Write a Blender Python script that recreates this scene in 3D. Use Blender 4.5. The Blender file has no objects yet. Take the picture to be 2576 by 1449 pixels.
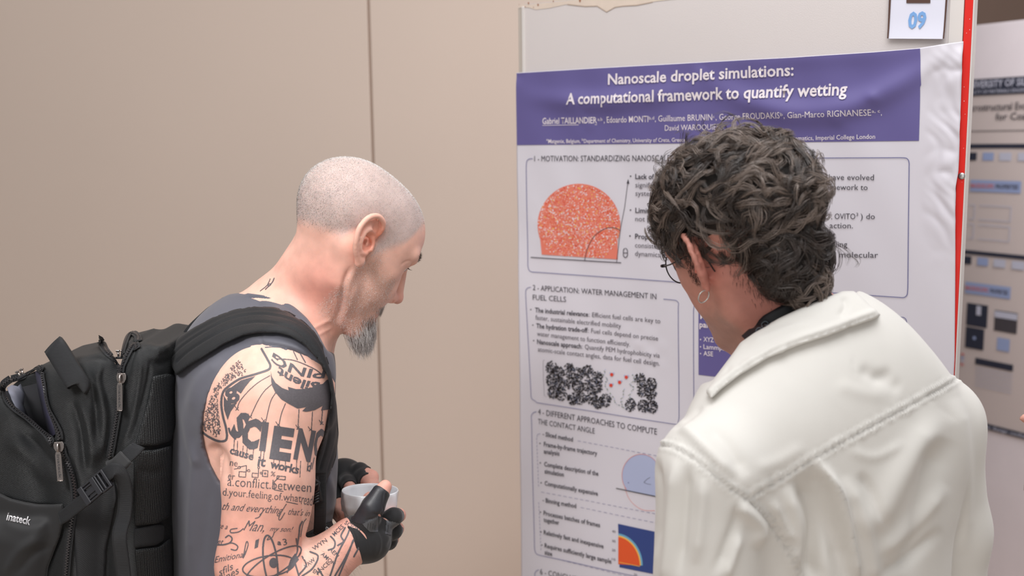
import bpy, bmesh, math, random
import numpy as np
from mathutils import Vector, Matrix
from mathutils.bvhtree import BVHTree
random.seed(7); rng = np.random.default_rng(7)
SC = bpy.context.scene; COL = SC.collection
# ---------------------------------------------------------------- camera
FPX, CX, CY = 2605.0, 1288.0, 724.5
CAMZ = 1.66
_up = Vector((-0.01148, 0.98998, -0.1411)).normalized()      # world up in (right, up, forward)
_f = Vector((0, 0, 1)); _y = (_f - _f.dot(_up)*_up).normalized(); 
def _to_world(v):                                             # v in (right, up, forward) of the camera
    x = Vector((_y.y*_up.z-_y.z*_up.y, _y.z*_up.x-_y.x*_up.z, _y.x*_up.y-_y.y*_up.x))
    if x.x < 0: x = -x
    return Vector((v.dot(x), v.dot(_y), v.dot(_up)))
RIGHT, UPC, FWD = [_to_world(Vector(v)) for v in ((1,0,0),(0,1,0),(0,0,1))]
cam_d = bpy.data.cameras.new('camera'); cam = bpy.data.objects.new('camera', cam_d); COL.objects.link(cam)
cam_d.sensor_width = 36; cam_d.lens = 36*FPX/2576
M = Matrix((RIGHT, UPC, -FWD)).transposed().to_4x4(); M.translation = (0, 0, CAMZ)
cam.matrix_world = M; SC.camera = cam
cam_d.dof.use_dof = True; cam_d.dof.focus_distance = 1.52; cam_d.dof.aperture_fstop = 3.6
cam_d.clip_start = .05
CAMP = Vector((0, 0, CAMZ))
def ray(px, py): return (FWD + RIGHT*((px-CX)/FPX) - UPC*((py-CY)/FPX))
def P(px, py, Y):                                             # point seen at (px,py) whose distance in front is Y
    r = ray(px, py); return CAMP + r*(Y/r.y)
_R = np.array([RIGHT, UPC, FWD])
def proj(V):
    q = (np.asarray(V)-np.array(CAMP)) @ _R.T
    return np.stack([CX+FPX*q[:,0]/q[:,2], CY-FPX*q[:,1]/q[:,2]], 1)
# ---------------------------------------------------------------- world, lights, exposure
SC.view_settings.view_transform = 'Standard'; SC.view_settings.look = 'None'
SC.view_settings.gamma = 1; SC.view_settings.use_curve_mapping = False; SC.view_settings.exposure = -0.10
w = bpy.data.worlds.new('world'); SC.world = w; w.use_nodes = True
w.node_tree.nodes['Background'].inputs[0].default_value = (1.0, .975, .96, 1); w.node_tree.nodes['Background'].inputs[1].default_value = 0.30
def area(name, loc, target, size, power, col, sy=None):
    l = bpy.data.lights.new(name, 'AREA'); l.energy = power; l.color = col; l.shape = 'RECTANGLE'; l.size = size; l.size_y = sy or size
    o = bpy.data.objects.new(name, l); COL.objects.link(o); o.location = loc
    o.rotation_euler = (Vector(target)-Vector(loc)).to_track_quat('-Z', 'Y').to_euler(); return o
area('ceiling_and_fill_light', (0.35, 0.95, 2.95), (0.3, 1.25, 0.9), 1.2, 22, (.97, .98, 1.0))
sp_ = area('added_fill_spot', (-0.95, 0.35, 2.5), (-0.45, 1.5, 1.25), .5, 2.3, (1.0, .98, .97)); sp_.data.spread = math.radians(48)  # added fill spot, brightens the man with the shaved head; no real fixture
area('ceiling_and_fill_light', (-0.4, 1.05, 3.3), (-0.3, 1.5, 0.0), 3.0, 36, (1.0, .975, .96))
area('ceiling_and_fill_light', (-0.2, -1.3, 1.7), (0.5, 2.9, 0.9), 2.2, 17, (1.0, .97, .955))  # added front fill from behind the camera to even out the wall, not a ceiling panel
area('ceiling_and_fill_light', (1.75, 2.2, 2.6), (1.5, 3.4, 1.0), 1.0, 30, (1.0, .97, .97))  # extra fill added to lift the far right board, no real fixture
# ---------------------------------------------------------------- helpers
def hexc(r, g, b):
    f = lambda c: (c/255/12.92) if c/255 <= .04045 else ((c/255+.055)/1.055)**2.4
    return (f(r), f(g), f(b), 1)
MATS = {}
def mat(name, col, rough=.6, metal=0, noise=0, nscale=40, bump=0, bscale=200, spec=.5, sss=0, coat=0, trans=0, alpha=1, sheen=0, attr=None, detail=4, dist=.001):
    if name in MATS: return MATS[name]
    m = bpy.data.materials.new(name); m.use_nodes = True; nt = m.node_tree; b = nt.nodes['Principled BSDF']; N = nt.nodes; L = nt.links
    b.inputs['Base Color'].default_value = col; b.inputs['Roughness'].default_value = rough; b.inputs['Metallic'].default_value = metal
    b.inputs['Specular IOR Level'].default_value = spec; b.inputs['Transmission Weight'].default_value = trans; b.inputs['Alpha'].default_value = alpha
    b.inputs['Sheen Weight'].default_value = sheen; b.inputs['Coat Weight'].default_value = coat
    if sss:
        b.inputs['Subsurface Weight'].default_value = sss; b.inputs['Subsurface Radius'].default_value = (1, .35, .2); b.inputs['Subsurface Scale'].default_value = .006
    tc = N.new('ShaderNodeTexCoord'); src = None
    if attr:
        a = N.new('ShaderNodeVertexColor'); a.layer_name = attr; src = a.outputs['Color']
    if noise:
        n = N.new('ShaderNodeTexNoise'); n.inputs['Scale'].default_value = nscale; n.inputs['Detail'].default_value = detail; L.new(tc.outputs['Object'], n.inputs['Vector'])
        r = N.new('ShaderNodeMapRange'); r.inputs['From Min'].default_value = .3; r.inputs['From Max'].default_value = .7
        r.inputs['To Min'].default_value = 1-noise; r.inputs['To Max'].default_value = 1+noise*.6; L.new(n.outputs['Fac'], r.inputs['Value'])
        x = N.new('ShaderNodeVectorMath'); x.operation = 'SCALE'
        if src: L.new(src, x.inputs[0])
        else: x.inputs[0].default_value = col[:3]
        L.new(r.outputs['Result'], x.inputs['Scale']); src = x.outputs['Vector']
    if src: L.new(src, b.inputs['Base Color'])
    if bump:
        n = N.new('ShaderNodeTexNoise'); n.inputs['Scale'].default_value = bscale; n.inputs['Detail'].default_value = 3; L.new(tc.outputs['Object'], n.inputs['Vector'])
        bp = N.new('ShaderNodeBump'); bp.inputs['Strength'].default_value = bump; bp.inputs['Distance'].default_value = dist
        L.new(n.outputs['Fac'], bp.inputs['Height']); L.new(bp.outputs['Normal'], b.inputs['Normal'])
    MATS[name] = m; return m
def tag(o, label=None, cat=None, group=None, kind=None):
    if label: o['label'] = label
    if cat: o['category'] = cat
    if group: o['group'] = group
    if kind: o['kind'] = kind
    return o
def mesh_np(name, V, Fc, m=None, parent=None, smooth=True, n=None):
    """V (n,3); Fc (m,k) faces of equal size, or a list of such arrays"""
    V = np.asarray(V, dtype=np.float32).reshape(-1, 3)
    if not isinstance(Fc, list): Fc = [Fc]
    Fc = [np.asarray(f, dtype=np.int32) for f in Fc if len(f)]
    me = bpy.data.meshes.new(name); me.vertices.add(len(V)); me.vertices.foreach_set('co', V.ravel())
    loops = np.concatenate([f.ravel() for f in Fc]); cnt = np.concatenate([np.full(len(f), f.shape[1]) for f in Fc])
    st = np.concatenate([[0], np.cumsum(cnt)[:-1]]).astype(np.int32)
    me.loops.add(len(loops)); me.loops.foreach_set('vertex_index', loops)
    me.polygons.add(len(st)); me.polygons.foreach_set('loop_start', st)
    me.update(calc_edges=True); me.validate()
    me.polygons.foreach_set('use_smooth', np.full(len(me.polygons), smooth)); 
    o = bpy.data.objects.new(name, me); COL.objects.link(o)
    if m: me.materials.append(m)
    if parent is not None: o.parent = parent
    return o
def empty(name, loc=(0,0,0)):
    o = bpy.data.objects.new(name, None); COL.objects.link(o); o.location = loc; o.empty_display_size = .05; return o
def keep_parent(o, par):
    o.parent = par; o.matrix_parent_inverse = Matrix.Translation(-Vector(par.location)); return o
class MB:
    def __init__(s): s.v = []; s.f4 = []; s.f3 = []; s.n = 0
    def addv(s, V): V = np.asarray(V, dtype=float).reshape(-1, 3); s.v.append(V); i = s.n; s.n += len(V); return i
    def grid(s, G, closed=False):                              # G (a,b,3)
        G = np.asarray(G, dtype=float); a, b = G.shape[:2]; i = s.addv(G); I = i+np.arange(a*b).reshape(a, b)
        if closed: I = np.concatenate([I, I[:, :1]], 1)
        s.f4.append(np.stack([I[:-1,:-1], I[:-1,1:], I[1:,1:], I[1:,:-1]], -1).reshape(-1, 4)); return I
    def tube(s, pts, r, n=6, cap=True, flat=None):
        pts = np.asarray([tuple(p) for p in pts], dtype=float); m = len(pts); r = np.broadcast_to(np.asarray(r, dtype=float), (m,))
        T = np.gradient(pts, axis=0); T /= np.linalg.norm(T, axis=1)[:, None]+1e-12
        up = np.array([0, 0, 1.]) if abs(T[0, 2]) < .9 else np.array([1., 0, 0]); N = np.zeros_like(T)
        c = np.cross(T[0], up); N[0] = c/np.linalg.norm(c)
        for i in range(1, m):
            c = N[i-1]-T[i]*np.dot(N[i-1], T[i]); N[i] = c/(np.linalg.norm(c)+1e-12)
        Bn = np.cross(T, N); th = np.linspace(0, 2*math.pi, n, endpoint=False)
        G = pts[:, None]+r[:, None, None]*(np.cos(th)[None, :, None]*N[:, None]+np.sin(th)[None, :, None]*Bn[:, None])
        I = s.grid(G, True)
        if cap:
            for k, q in ((0, 0), (m-1, -1)):
                c = s.addv(pts[k:k+1]); row = I[q]
                a, b = row[:-1], row[1:]
                s.f3.append(np.stack([a, b, np.full(len(a), c)] if k else [b, a, np.full(len(a), c)], -1))
        return s
    def box(s, c, hx, hy, hz, ax=None):
        c = np.array(c, dtype=float); A = np.eye(3) if ax is None else np.array([tuple(a) for a in ax], dtype=float)
        V = [c+A[0]*sx*hx+A[1]*sy*hy+A[2]*sz*hz for sx in (-1, 1) for sy in (-1, 1) for sz in (-1, 1)]; i = s.addv(V)
        s.f4.append(i+np.array([[0,1,3,2],[4,6,7,5],[0,4,5,1],[2,3,7,6],[0,2,6,4],[1,5,7,3]])); return s
    def build(s, name, m=None, parent=None, smooth=False):
        return mesh_np(name, np.concatenate(s.v), [np.concatenate(f) for f in (s.f4, s.f3) if f], m, parent, smooth)
def bevel(o, w=.002, seg=2):
    md = o.modifiers.new('bevel', 'BEVEL'); md.width = w; md.segments = seg; md.limit_method = 'ANGLE'; return o
def catmull(pts, n=8, closed=False):
    p = np.asarray([tuple(q) for q in pts], dtype=float)
    if closed: q = np.concatenate([p[-1:], p, p[:2]])
    else: q = np.concatenate([2*p[:1]-p[1:2], p, 2*p[-1:]-p[-2:-1]])
    out = []; t = np.linspace(0, 1, n, endpoint=False)[:, None]
    for i in range(1, len(q)-2):
        a, b, c, d = q[i-1], q[i], q[i+1], q[i+2]
        out.append(.5*((2*b)+(c-a)*t+(2*a-5*b+4*c-d)*t*t+(-a+3*b-3*c+d)*t**3))
    if not closed: out.append(q[-2:-1])
    return np.concatenate(out)
# text outline as 2-D triangles, cap height 1, starting at x=0
_txt = {}; CAPH = 1.0
def glyphs(body, bold=0, res=2):
    key = (body, bold, res)
    if key in _txt: return _txt[key]
    c = bpy.data.curves.new('t', 'FONT'); c.body = body; c.resolution_u = res; c.fill_mode = 'FRONT'; c.offset = bold
    o = bpy.data.objects.new('t', c); me = o.to_mesh(); V = np.empty(len(me.vertices)*3); me.vertices.foreach_get('co', V)
    V = V.reshape(-1, 3)[:, :2].copy(); me.calc_loop_triangles(); T = np.empty(len(me.loop_triangles)*3, dtype=np.int32); me.loop_triangles.foreach_get('vertices', T)
    T = T.reshape(-1, 3).copy(); o.to_mesh_clear(); bpy.data.objects.remove(o); bpy.data.curves.remove(c)
    if not len(V): V = np.zeros((3, 2)); T = np.array([[0, 1, 2]])
    V[:, 0] -= V[:, 0].min(); V /= CAPH; _txt[key] = (V, T); return _txt[key]
CAPH = float(glyphs('H')[0][:, 1].max()); _txt = {}
# ---------------------------------------------------------------- the board plane
_l = Vector((-4088, 324, 2605)); BD = -_to_world(_l).normalized(); BD.z = 0; BD.normalize()
BN = Vector((BD.y, -BD.x, 0)); 
if BN.y > 0: BN = -BN
BA = P(1302, 366, 2.12); BA.z = 0
def B(px, py):                                                 # pixel on the board plane -> (u along the board, height)
    r = ray(px, py); t = (BA-CAMP).dot(BN)/r.dot(BN); q = CAMP+r*t; return ((q-BA).dot(BD), q.z)
def BP(u, v, w=0): return BA+BD*u+Vector((0, 0, v))+BN*w
# ================================================================ ROOM
def boxobj(name, lo, hi, m, parent=None, bev=0):
    c = [(a+b)/2 for a, b in zip(lo, hi)]; h = [(b-a)/2 for a, b in zip(lo, hi)]
    o = MB().box(c, *h).build(name, m, parent)
    if bev: bevel(o, bev)
    return o
m_wall = mat('wall_paint', hexc(208, 191, 179), .75, noise=.03, nscale=.9, bump=.12, bscale=900, dist=.0005)
m_gap = mat('panel_joint', hexc(176, 154, 140), .8)
m_floor = mat('floor_stone', hexc(214, 196, 178), .95, noise=.15, nscale=60, bump=.5, bscale=500)
m_far = mat('far_wall_paint', hexc(150, 126, 114), .85, noise=.04, nscale=3)
floor = boxobj('floor', (-3.2, -1.5, -.05), (3.6, 6.2, 0), m_floor); tag(floor, kind='structure')
WY = 2.95
wb = boxobj('wall_back', (-2.6, WY+.006, 0), (1.25, WY+.12, 2.9), m_gap); tag(wb, kind='structure')
sx = P(948, 724, WY).x
for a, b in ((-2.6, sx-.0035), (sx+.0035, 1.25)):
    o = boxobj('wall_panel', (a, WY, .06), (b, WY+.006, 2.9), m_wall, wb, .0025)
tag(boxobj('wall_far', (-3.2, 6.1, 0), (3.6, 6.2, 3.2), m_far), kind='structure')
tag(boxobj('baseboard_back', (-2.6, WY-.012, 0), (1.25, WY+.011, .06), mat('baseboard', hexc(150, 130, 115), .5)), kind='structure')
# ================================================================ DISPLAY BOARD
m_board = mat('board_laminate', hexc(216, 208, 206), .5, noise=.015, nscale=6, bump=.35, bscale=700, dist=.0006)
m_prof = mat('board_profile', hexc(222, 216, 212), .4, noise=.02, nscale=10)
m_profd = mat('board_profile_grey', hexc(196, 186, 176), .5)
m_red = mat('red_lacquer', hexc(226, 32, 20), .35, noise=.04, nscale=30, coat=.2)
ztop = B(1302, 12)[1]
uL = B(1299, 60)[0]; uR = B(2451, 20)[0]
board = empty('display_board', BP(uL, 0, -.02)); tag(board, 'white freestanding display board with red upright edge, behind the dark haired man', 'display board')
def bb(name, u0, u1, v0, v1, w0, w1, m, bev=0, parent=board):
    c = BP((u0+u1)/2, (v0+v1)/2, (w0+w1)/2); o = MB().box(c, (u1-u0)/2, (v1-v0)/2, abs(w1-w0)/2, (BD, (0, 0, 1), BN)).build(name, m)
    if bev: bevel(o, bev)
    return keep_parent(o, parent) if parent else o
u1 = B(1311, 60)[0]; u2 = B(1318, 60)[0]; u3 = B(2386, 60)[0]; u4 = B(2426, 20)[0]; u5 = B(2447.5, 20)[0]
bb('panel', u2, u3, .25, ztop, -.03, -.004, m_board)
bb('side_profile', uL, u1, .02, ztop-.004, -.035, -.006, m_profd, .002)
bb('side_profile', u1, u2, .02, ztop-.004, -.035, -.0015, m_prof, .001)
bb('side_profile', u3, u4-.001, .25, ztop+.02, -.035, -.0025, m_prof, .001)
red = bb('red_upright', u4, u5, .02, ztop+.06, -.03, -.001, m_red, .0012)
bb('edge_strip', u5, uR, .02, ztop+.06, -.03, -.0005, m_prof, .0005)
bb('foot', uL-.02, uL+.05, 0, .03, -.25, .2, m_profd, .004); bb('foot', uR-.06, uR+.02, 0, .03, -.25, .2, m_profd, .004)
# chips of lost lacquer on the red upright
cb = MB(); r2 = random.Random(3)
for k in range(46):
    py = r2.uniform(640, 940) if k < 34 else r2.uniform(20, 640); u, v = B(2424-(py-640)*.035+r2.uniform(-9, 9) if py > 500 else 2450-.0484*py-12+r2.uniform(-8, 8), py)
    if not (u4+.0006 < u < u5-.0006): continue
    s = r2.uniform(.0003, .0011); a = [BP(u+s*math.cos(t)*r2.uniform(.5, 1), v+s*1.3*math.sin(t), -.0007) for t in np.linspace(0, 5.3, 6)]
    i = cb.addv([tuple(q) for q in a]); cb.f3.append(i+np.array([[0,1,2],[0,2,3],[0,3,4],[0,4,5]]))
keep_parent(cb.build('lacquer_chips', m_prof), board)['kind'] = 'stuff'
# screw in the upright
u, v = B(2419, 443); sc = MB(); nn = 20; c0 = BP(u, v, -.001)
prof = [(.0001, .0022), (.003, .002), (.0052, .0012), (.0056, 0)]
G = [[tuple(BP(u+r*math.cos(t), v+r*math.sin(t), -.001+h)) for t in np.linspace(0, 2*math.pi, nn, endpoint=False)] for r, h in prof]
sc.grid(G, True); scr = keep_parent(sc.build('screw', mat('zinc', hexc(190, 190, 188), .3, .9), smooth=True), board)
x = MB(); x.box(BP(u, v, .0012), .0026, .0005, .0002, (BD, (0,0,1), BN)); x.box(BP(u, v, .0012), .0005, .0026, .0002, (BD, (0,0,1), BN))
o = x.build('cross_slot', mat('dark_slot', (.03,.03,.03,1), .6)); o.parent = scr; o.matrix_parent_inverse = Matrix.Translation(-Vector(board.location)) 
# worn strip of paper tape along the board's top left edge
tp = MB(); pts = [(1303, 17), (1330, 19), (1345, 24), (1380, 20), (1425, 10), (1470, 15), (1500, 14), (1524, 29), (1545, 17), (1565, 14), (1600, 12), (1640, 4), (1700, -3)]
top = []; bot = []
for q in pts:
    u, v = B(*q); bot.append(tuple(BP(u, v, -.0034))); top.append(tuple(BP(u, ztop-.001, -.0034)))
tp.grid([top, bot]); keep_parent(tp.build('torn_tape', mat('old_tape', hexc(222, 205, 190), .6, noise=.05, nscale=40)), board)
st = MB()
for k, (a, b) in enumerate(zip(pts[1:-1], pts[2:])):
    for t in (0, .5): pass
def brib(mb, pts, wpx, w=.0008, closed=False, surf=None, wm=None):
    """ribbon along pixel points lying on the board plane / a relief surface"""
    uv = np.array([B(*q) for q in pts]); 
    if closed: uv = np.concatenate([uv, uv[:1]])
    wm = wm or wpx*.00058
    T = np.gradient(uv, axis=0); T /= np.linalg.norm(T, axis=1)[:, None]+1e-9; Nn = np.stack([-T[:, 1], T[:, 0]], 1)
    f = surf or (lambda u, v, w: BP(u, v, w))
    mb.grid([[tuple(f(*(p+n*wm/2), w)) for p, n in zip(uv, Nn)], [tuple(f(*(p-n*wm/2), w)) for p, n in zip(uv, Nn)]])
brib(st, [(q[0], q[1]+.5) for q in pts[4:-1]], 3, -.0032)
keep_parent(st.build('tape_edge', mat('tape_edge_glue', hexc(186, 166, 150), .7)), board)  # brownish line of the torn tape's own edge
rs = MB()
for q in ((1327.5, 8, 3), (1351.5, 12, 3), (1319, 17, 1.6), (1340, 18, 1.4), (1304, 11, 1.2), (1390, 3, 2), (1457, 1, 4)):
    u, v = B(q[0], q[1]); s = q[2]*.0006; i = rs.addv([tuple(BP(u+s*a, v+s*1.3*b, -.0030)) for a, b in ((-1,1),(1,.8),(.7,-.6),(0,-1.2),(-.8,-.3))]); rs.f3.append(i+np.array([[0,1,2],[0,2,3],[0,3,4]]))
keep_parent(rs.build('rust_spots', mat('rust', hexc(160, 110, 84), .8)), board)['kind'] = 'stuff'
# ================================================================ POSTER
pin = [B(1306, 190), B(1768, 160), B(2420, 106)]
topv = [B(1300, 183), B(1500, 171), B(1768, 156), B(2000, 144), B(2200, 131), B(2315, 121), B(2423, 104)]
def ptop(u): return np.interp(u, [q[0] for q in topv], [q[1] for q in topv])
pu0 = B(1300, 183)[0]; 
def pright(v): return np.interp(v, [B(2405, 900)[1], B(2408, 470)[1], B(2412, 430)[1], B(2424, 105)[1]], [B(2402, 900)[0], B(2406, 470)[0], B(2413, 420)[0], B(2424, 105)[0]])
def relief(u, v):
    u = np.asarray(u, float); v = np.asarray(v, float); t = np.maximum(ptop(u)-v, 0)
    z = .0012+0*u
    z = z+.0085*np.exp(-((t-.045-.02*np.sin((u-pin[0][0])/(pin[1][0]-pin[0][0])*math.pi))/.020)**2)*np.clip(np.sin(np.clip((u-pin[0][0])/(pin[1][0]-pin[0][0]), 0, 1)*math.pi), 0, 1)
    s = np.clip((u-pin[1][0])/(pin[2][0]-pin[1][0]), 0, 1); d = t-.035-.075*np.sin(s*math.pi)+.03*s
    z = z+.0095*np.exp(-(d/.022)**2)*np.clip(np.sin(s*math.pi)*1.3, 0, 1)
    z = z+.004*np.exp(-(t/.02)**2)*np.abs(np.sin(s*math.pi))
    # broad waviness and the crumpled right margin
    z = z+.0011*(1+np.sin(u*23+v*7)*np.cos(v*13-u*5))+.0006*(1+np.sin(u*61+v*33))*np.exp(-(t/.5)**2)
    cr = np.clip((u-B(2325, 300)[0])/.03, 0, 1)*np.exp(-((v-B(2370, 330)[1])/.17)**4)
    q = np.abs(np.sin(u*95+3*np.sin(v*41))+np.sin(v*71+2.3*np.sin(u*60+1)))+.6*np.abs(np.sin(u*170+v*90+2*np.sin(v*60)))
    z = z+.0022*cr*q
    for (cu, cv, a, r) in ((2200, 245, .0022, .012), (2120, 300, .0015, .02), (1480, 300, .0018, .03), (1390, 560, .001, .05), (1620, 880, .0012, .05)):
        a0, b0 = B(cu, cv); z = z+a*np.exp(-((u-a0)**2+(v-b0)**2)/r**2)*(1+.5*np.sin(u*120)*np.sin(v*150))
    for q0 in pin: z = z-(z-.0006)*np.exp(-((u-q0[0])**2+(v-q0[1])**2)/.012**2)
    return z
def PS(u, v, w=0): return BP(u, v, float(relief(u, v))+w)
def PSv(uv, w):                                                 # vectorised
    uv = np.asarray(uv, float); z = relief(uv[:, 0], uv[:, 1])+w
    return np.array(BA)[None]+uv[:, :1]*np.array(BD)[None]+z[:, None]*np.array(BN)[None]+np.stack([0*z, 0*z, uv[:, 1]], 1)
pv1 = .42; nu, nv = 230, 300
ss = np.linspace(0, 1, nu); tt = np.linspace(0, 1, nv)**1.15; UV = np.zeros((nv, nu, 2))
pu1 = pright(B(2420, 110)[1])
for j, t in enumerate(tt):
    for_u = pu0+(pu1-pu0)*ss
    vv = ptop(for_u)*(1-t)+pv1*t; uu = pu0+(pright(vv)-pu0)*ss; UV[j, :, 0] = uu; UV[j, :, 1] = vv
m_paper = mat('poster_paper', hexc(217, 213, 221), .42, noise=.012, nscale=3, spec=.35)
G = PSv(UV.reshape(-1, 2), 0).reshape(nv, nu, 3); mb = MB(); mb.grid(G)
poster = mb.build('research_poster', m_paper, smooth=True); tag(poster, 'tall printed research poster with a purple title band pinned to the board', 'poster')
sol = poster.modifiers.new('s', 'SOLIDIFY'); sol.thickness = .0003; sol.offset = -1
mp = {k: mat('ink_'+k, hexc(*c), .45, spec=.3) for k, c in dict(purple=(104, 96, 150), white=(232, 222, 226), dark=(72, 68, 76), grey=(98, 92, 100), line=(104, 104, 150), orange=(228, 128, 108), lblue=(176, 184, 214),
      navy=(58, 74, 132), red=(214, 74, 60), green=(110, 128, 104), black=(48, 44, 46), hot=(226, 92, 50), yellow=(238, 190, 90), cyan=(110, 170, 200), pink=(238, 170, 150)).items()}
def patch(name, quad, m, w, nx=40, ny=12, parent=poster, surf=PSv):
    a, b, c, d = [np.array(B(*q)) for q in quad]                # TL TR BR BL
    s = np.linspace(0, 1, nx)[None, :, None]; t = np.linspace(0, 1, ny)[:, None, None]
    Q = (a*(1-s)+b*s)*(1-t)+(d*(1-s)+c*s)*t; mb = MB(); mb.grid(surf(Q.reshape(-1, 2), w).reshape(ny, nx, 3)); return mb.build(name, m, parent, True)
# title band with its curved right edge following the paper
bt = [(1300.5, 184.5), (1500, 172.5), (1768, 157.5), (2000, 145.5), (2200, 132.5), (2316, 122.5)]
Q = []
for t in np.linspace(0, 1, 44):
    row = []
    for s in np.linspace(0, 1, 150):
        x0 = 1301+(2316-1301)*s; y0 = np.interp(x0, [q[0] for q in bt], [q[1] for q in bt]); x1 = 1303+(2313-1303)*s; y1 = 365-11*s
        x = x0*(1-t)+x1*t+4*math.sin(t*math.pi)*max(0, s-.9)*10*(1 if t < .4 else .3); row.append(B(x, y0*(1-t)+y1*t))
    Q.append(row)
Q = np.array(Q); mb = MB(); mb.grid(PSv(Q.reshape(-1, 2), .0011).reshape(44, 150, 3)); mb.build('title_band', mp['purple'], poster, True)
WO = .0012
class Ink:
    def __init__(s): s.d = {}
    def mb(s, c): return s.d.setdefault(c, MB())
    def text(s, body, p0, p1, cap, c='dark', bold=0, w=.0005, surf=PSv, Bf=B):
        V, T = glyphs(body, bold*.01); a = np.array(Bf(*p0)); b = np.array(Bf(*p1)); e = b-a; L = np.linalg.norm(e); e /= L; n = np.array([-e[1], e[0]])
        q = np.array(Bf(p0[0]-(p1[1]-p0[1])*0, p0[1]-cap)); H = q[1]-a[1]
        uv = a[None]+V[:, :1]/V[:, 0].max()*L*e[None]+V[:, 1:]*H*n[None]; m = s.mb(c); i = m.addv(surf(uv, w+(WO if surf is PSv else 0))); m.f3.append(i+T)
    def rib(s, pts, wpx, c='line', w=.0005): brib(s.mb(c), pts, wpx, 0, wm=wpx*.00058, surf=lambda u, v, _: PS(u, v, w+WO))
    def dash(s, p0, p1, n, wpx=1.3, c='line'):
        for k in range(n):
            t0, t1 = k/n, (k+.6)/n; f = lambda t: (p0[0]+(p1[0]-p0[0])*t, p0[1]+(p1[1]-p0[1])*t); s.rib([f(t0), f((t0+t1)/2), f(t1)], wpx, c)
    def poly(s, pts, c, w=.0004):
        if len(pts) > 8 or max(math.dist(pts[k], pts[k-1]) for k in range(len(pts))) > 12:
            q = []
            for k in range(len(pts)):
                a, b = pts[k-1], pts[k]; m_ = max(1, int(math.dist(a, b)/9)); q += [(a[0]+(b[0]-a[0])*j/m_, a[1]+(b[1]-a[1])*j/m_) for j in range(m_)]
            pts = q
        uv = np.array([B(*q) for q in pts]); cc = uv.mean(0, keepdims=True); m = s.mb(c); n = len(uv); K = 1 if n < 9 else 12
        rr = np.linspace(1, 0, K+1)[:-1]; R_ = np.stack([cc+(uv-cc)*q for q in rr]); i = m.addv(PSv(R_.reshape(-1, 2), w+WO-.0003))
        for a in range(K-1):
            I0 = i+a*n+np.arange(n); m.f4.append(np.stack([I0, np.roll(I0, -1), np.roll(I0, -1)+n, I0+n], -1))
        j = m.addv(PSv(cc, w+WO-.0003)); I0 = i+(K-1)*n+np.arange(n); m.f3.append(np.stack([I0, np.roll(I0, -1), 0*I0+j], -1))
    def disc(s, cx, cy, r, c, w=.0004, n=8, ry=None): s.poly([(cx+r*math.cos(t), cy+(ry or r)*math.sin(t)) for t in np.linspace(0, 2*math.pi, n, endpoint=False)], c, w)
    def done(s, name, parent=poster, names={}):
        for c, m in s.d.items():
            if m.n: m.build(name, mp[c], parent, True)['kind'] = 'stuff'
I = Ink(); t = I.text
t('Nanoscale droplet simulations:', (1534, 213), (1999, 190), 26, 'white', 2, .0016)
t('A computational framework to quantify wetting', (1431, 263), (2134, 239), 27, 'white', 2, .0016)
I.done('title_lettering')
I = Ink(); t = I.text
t('Gabriel TAILLANDIER', (1367, 312), (1505, 310), 15, 'white', 1); I.rib([(1367, 315.5), (1436, 314.5), (1505, 313.5)], 1.6, 'white'); t('a,b', (1507, 304), (1519, 303.5), 8, 'white')
t(', Edoardo MONTI', (1522, 309), (1633, 307), 15, 'white', .5); t('b,d', (1635, 301), (1648, 300.5), 8, 'white')
t(', Guillaume BRUNIN', (1650, 306), (1794, 302.5), 15, 'white'); t('c', (1796, 297), (1800, 296.5), 7, 'white'); t(', George FROUDAKIS', (1803, 302), (1967, 298), 15, 'white'); t('b', (1969, 292), (1975, 292), 8, 'white')
t(', Gian-Marco RIGNANESE', (1977, 298), (2194, 291), 15, 'white'); t('a, c', (2196, 284), (2216, 283), 8, 'white'); t(',', (2218, 290), (2220, 290), 15, 'white')
t('David WAROQUIERS', (1675, 329), (1822, 326), 14, 'white')
t('a', (1377, 354), (1381, 354), 6, 'white'); t('Matgenix, Belgium,', (1382, 360), (1463, 359.5), 9.5, 'white', 1); t('b', (1467, 354), (1471, 354), 6, 'white')
t('Department of Chemistry, University of Crete, Greece', (1472, 359.5), (1728, 356.5), 9.5, 'white', .6); t('Mathematics, Imperial College London', (1974, 354), (2203, 349), 11, 'white', .3)
I.done('authors_lettering')
I = Ink(); t = I.text
def arc(cx, cy, r, a0, a1, n=6): return [(cx+r*math.cos(math.radians(a)), cy+r*math.sin(math.radians(a))) for a in np.linspace(a0, a1, n)]
def seg(a, b, n=12): return [(a[0]+(b[0]-a[0])*k/n, a[1]+(b[1]-a[1])*k/n) for k in range(n+1)]
# section 1
I.rib([(1343, 399)]+arc(1338, 410, 11, -90, -180)+seg((1326.5, 420), (1330, 670))+arc(1343, 672, 12, 180, 95)+seg((1355, 684.5), (2272, 748), 50)+arc(2272, 736, 12, 85, 0)+seg((2285, 724), (2288.5, 410), 16)+arc(2277, 408, 11, 0, -90)+seg((2266, 396.5), (1700, 399), 30), 2.2)
t('1 - MOTIVATION: STANDARDIZING NANOSCALE', (1347, 406), (1688, 405), 14)
# section 2
I.rib([(1338, 722.5)]+arc(1336, 733, 11, -90, -175)+seg((1325, 740), (1338, 990))+arc(1350, 995, 12, 180, 100)+seg((1353, 1012), (1706, 1067))+seg((1710, 1050), (1709, 770))+arc(1699, 765, 11, 0, -90)+[(1690, 753), (1672, 751.5)], 2)
t('2 - APPLICATION: WATER MANAGEMENT IN', (1343, 729), (1654, 752), 13); t('FUEL CELLS', (1343, 753.5), (1427, 759), 13)
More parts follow.
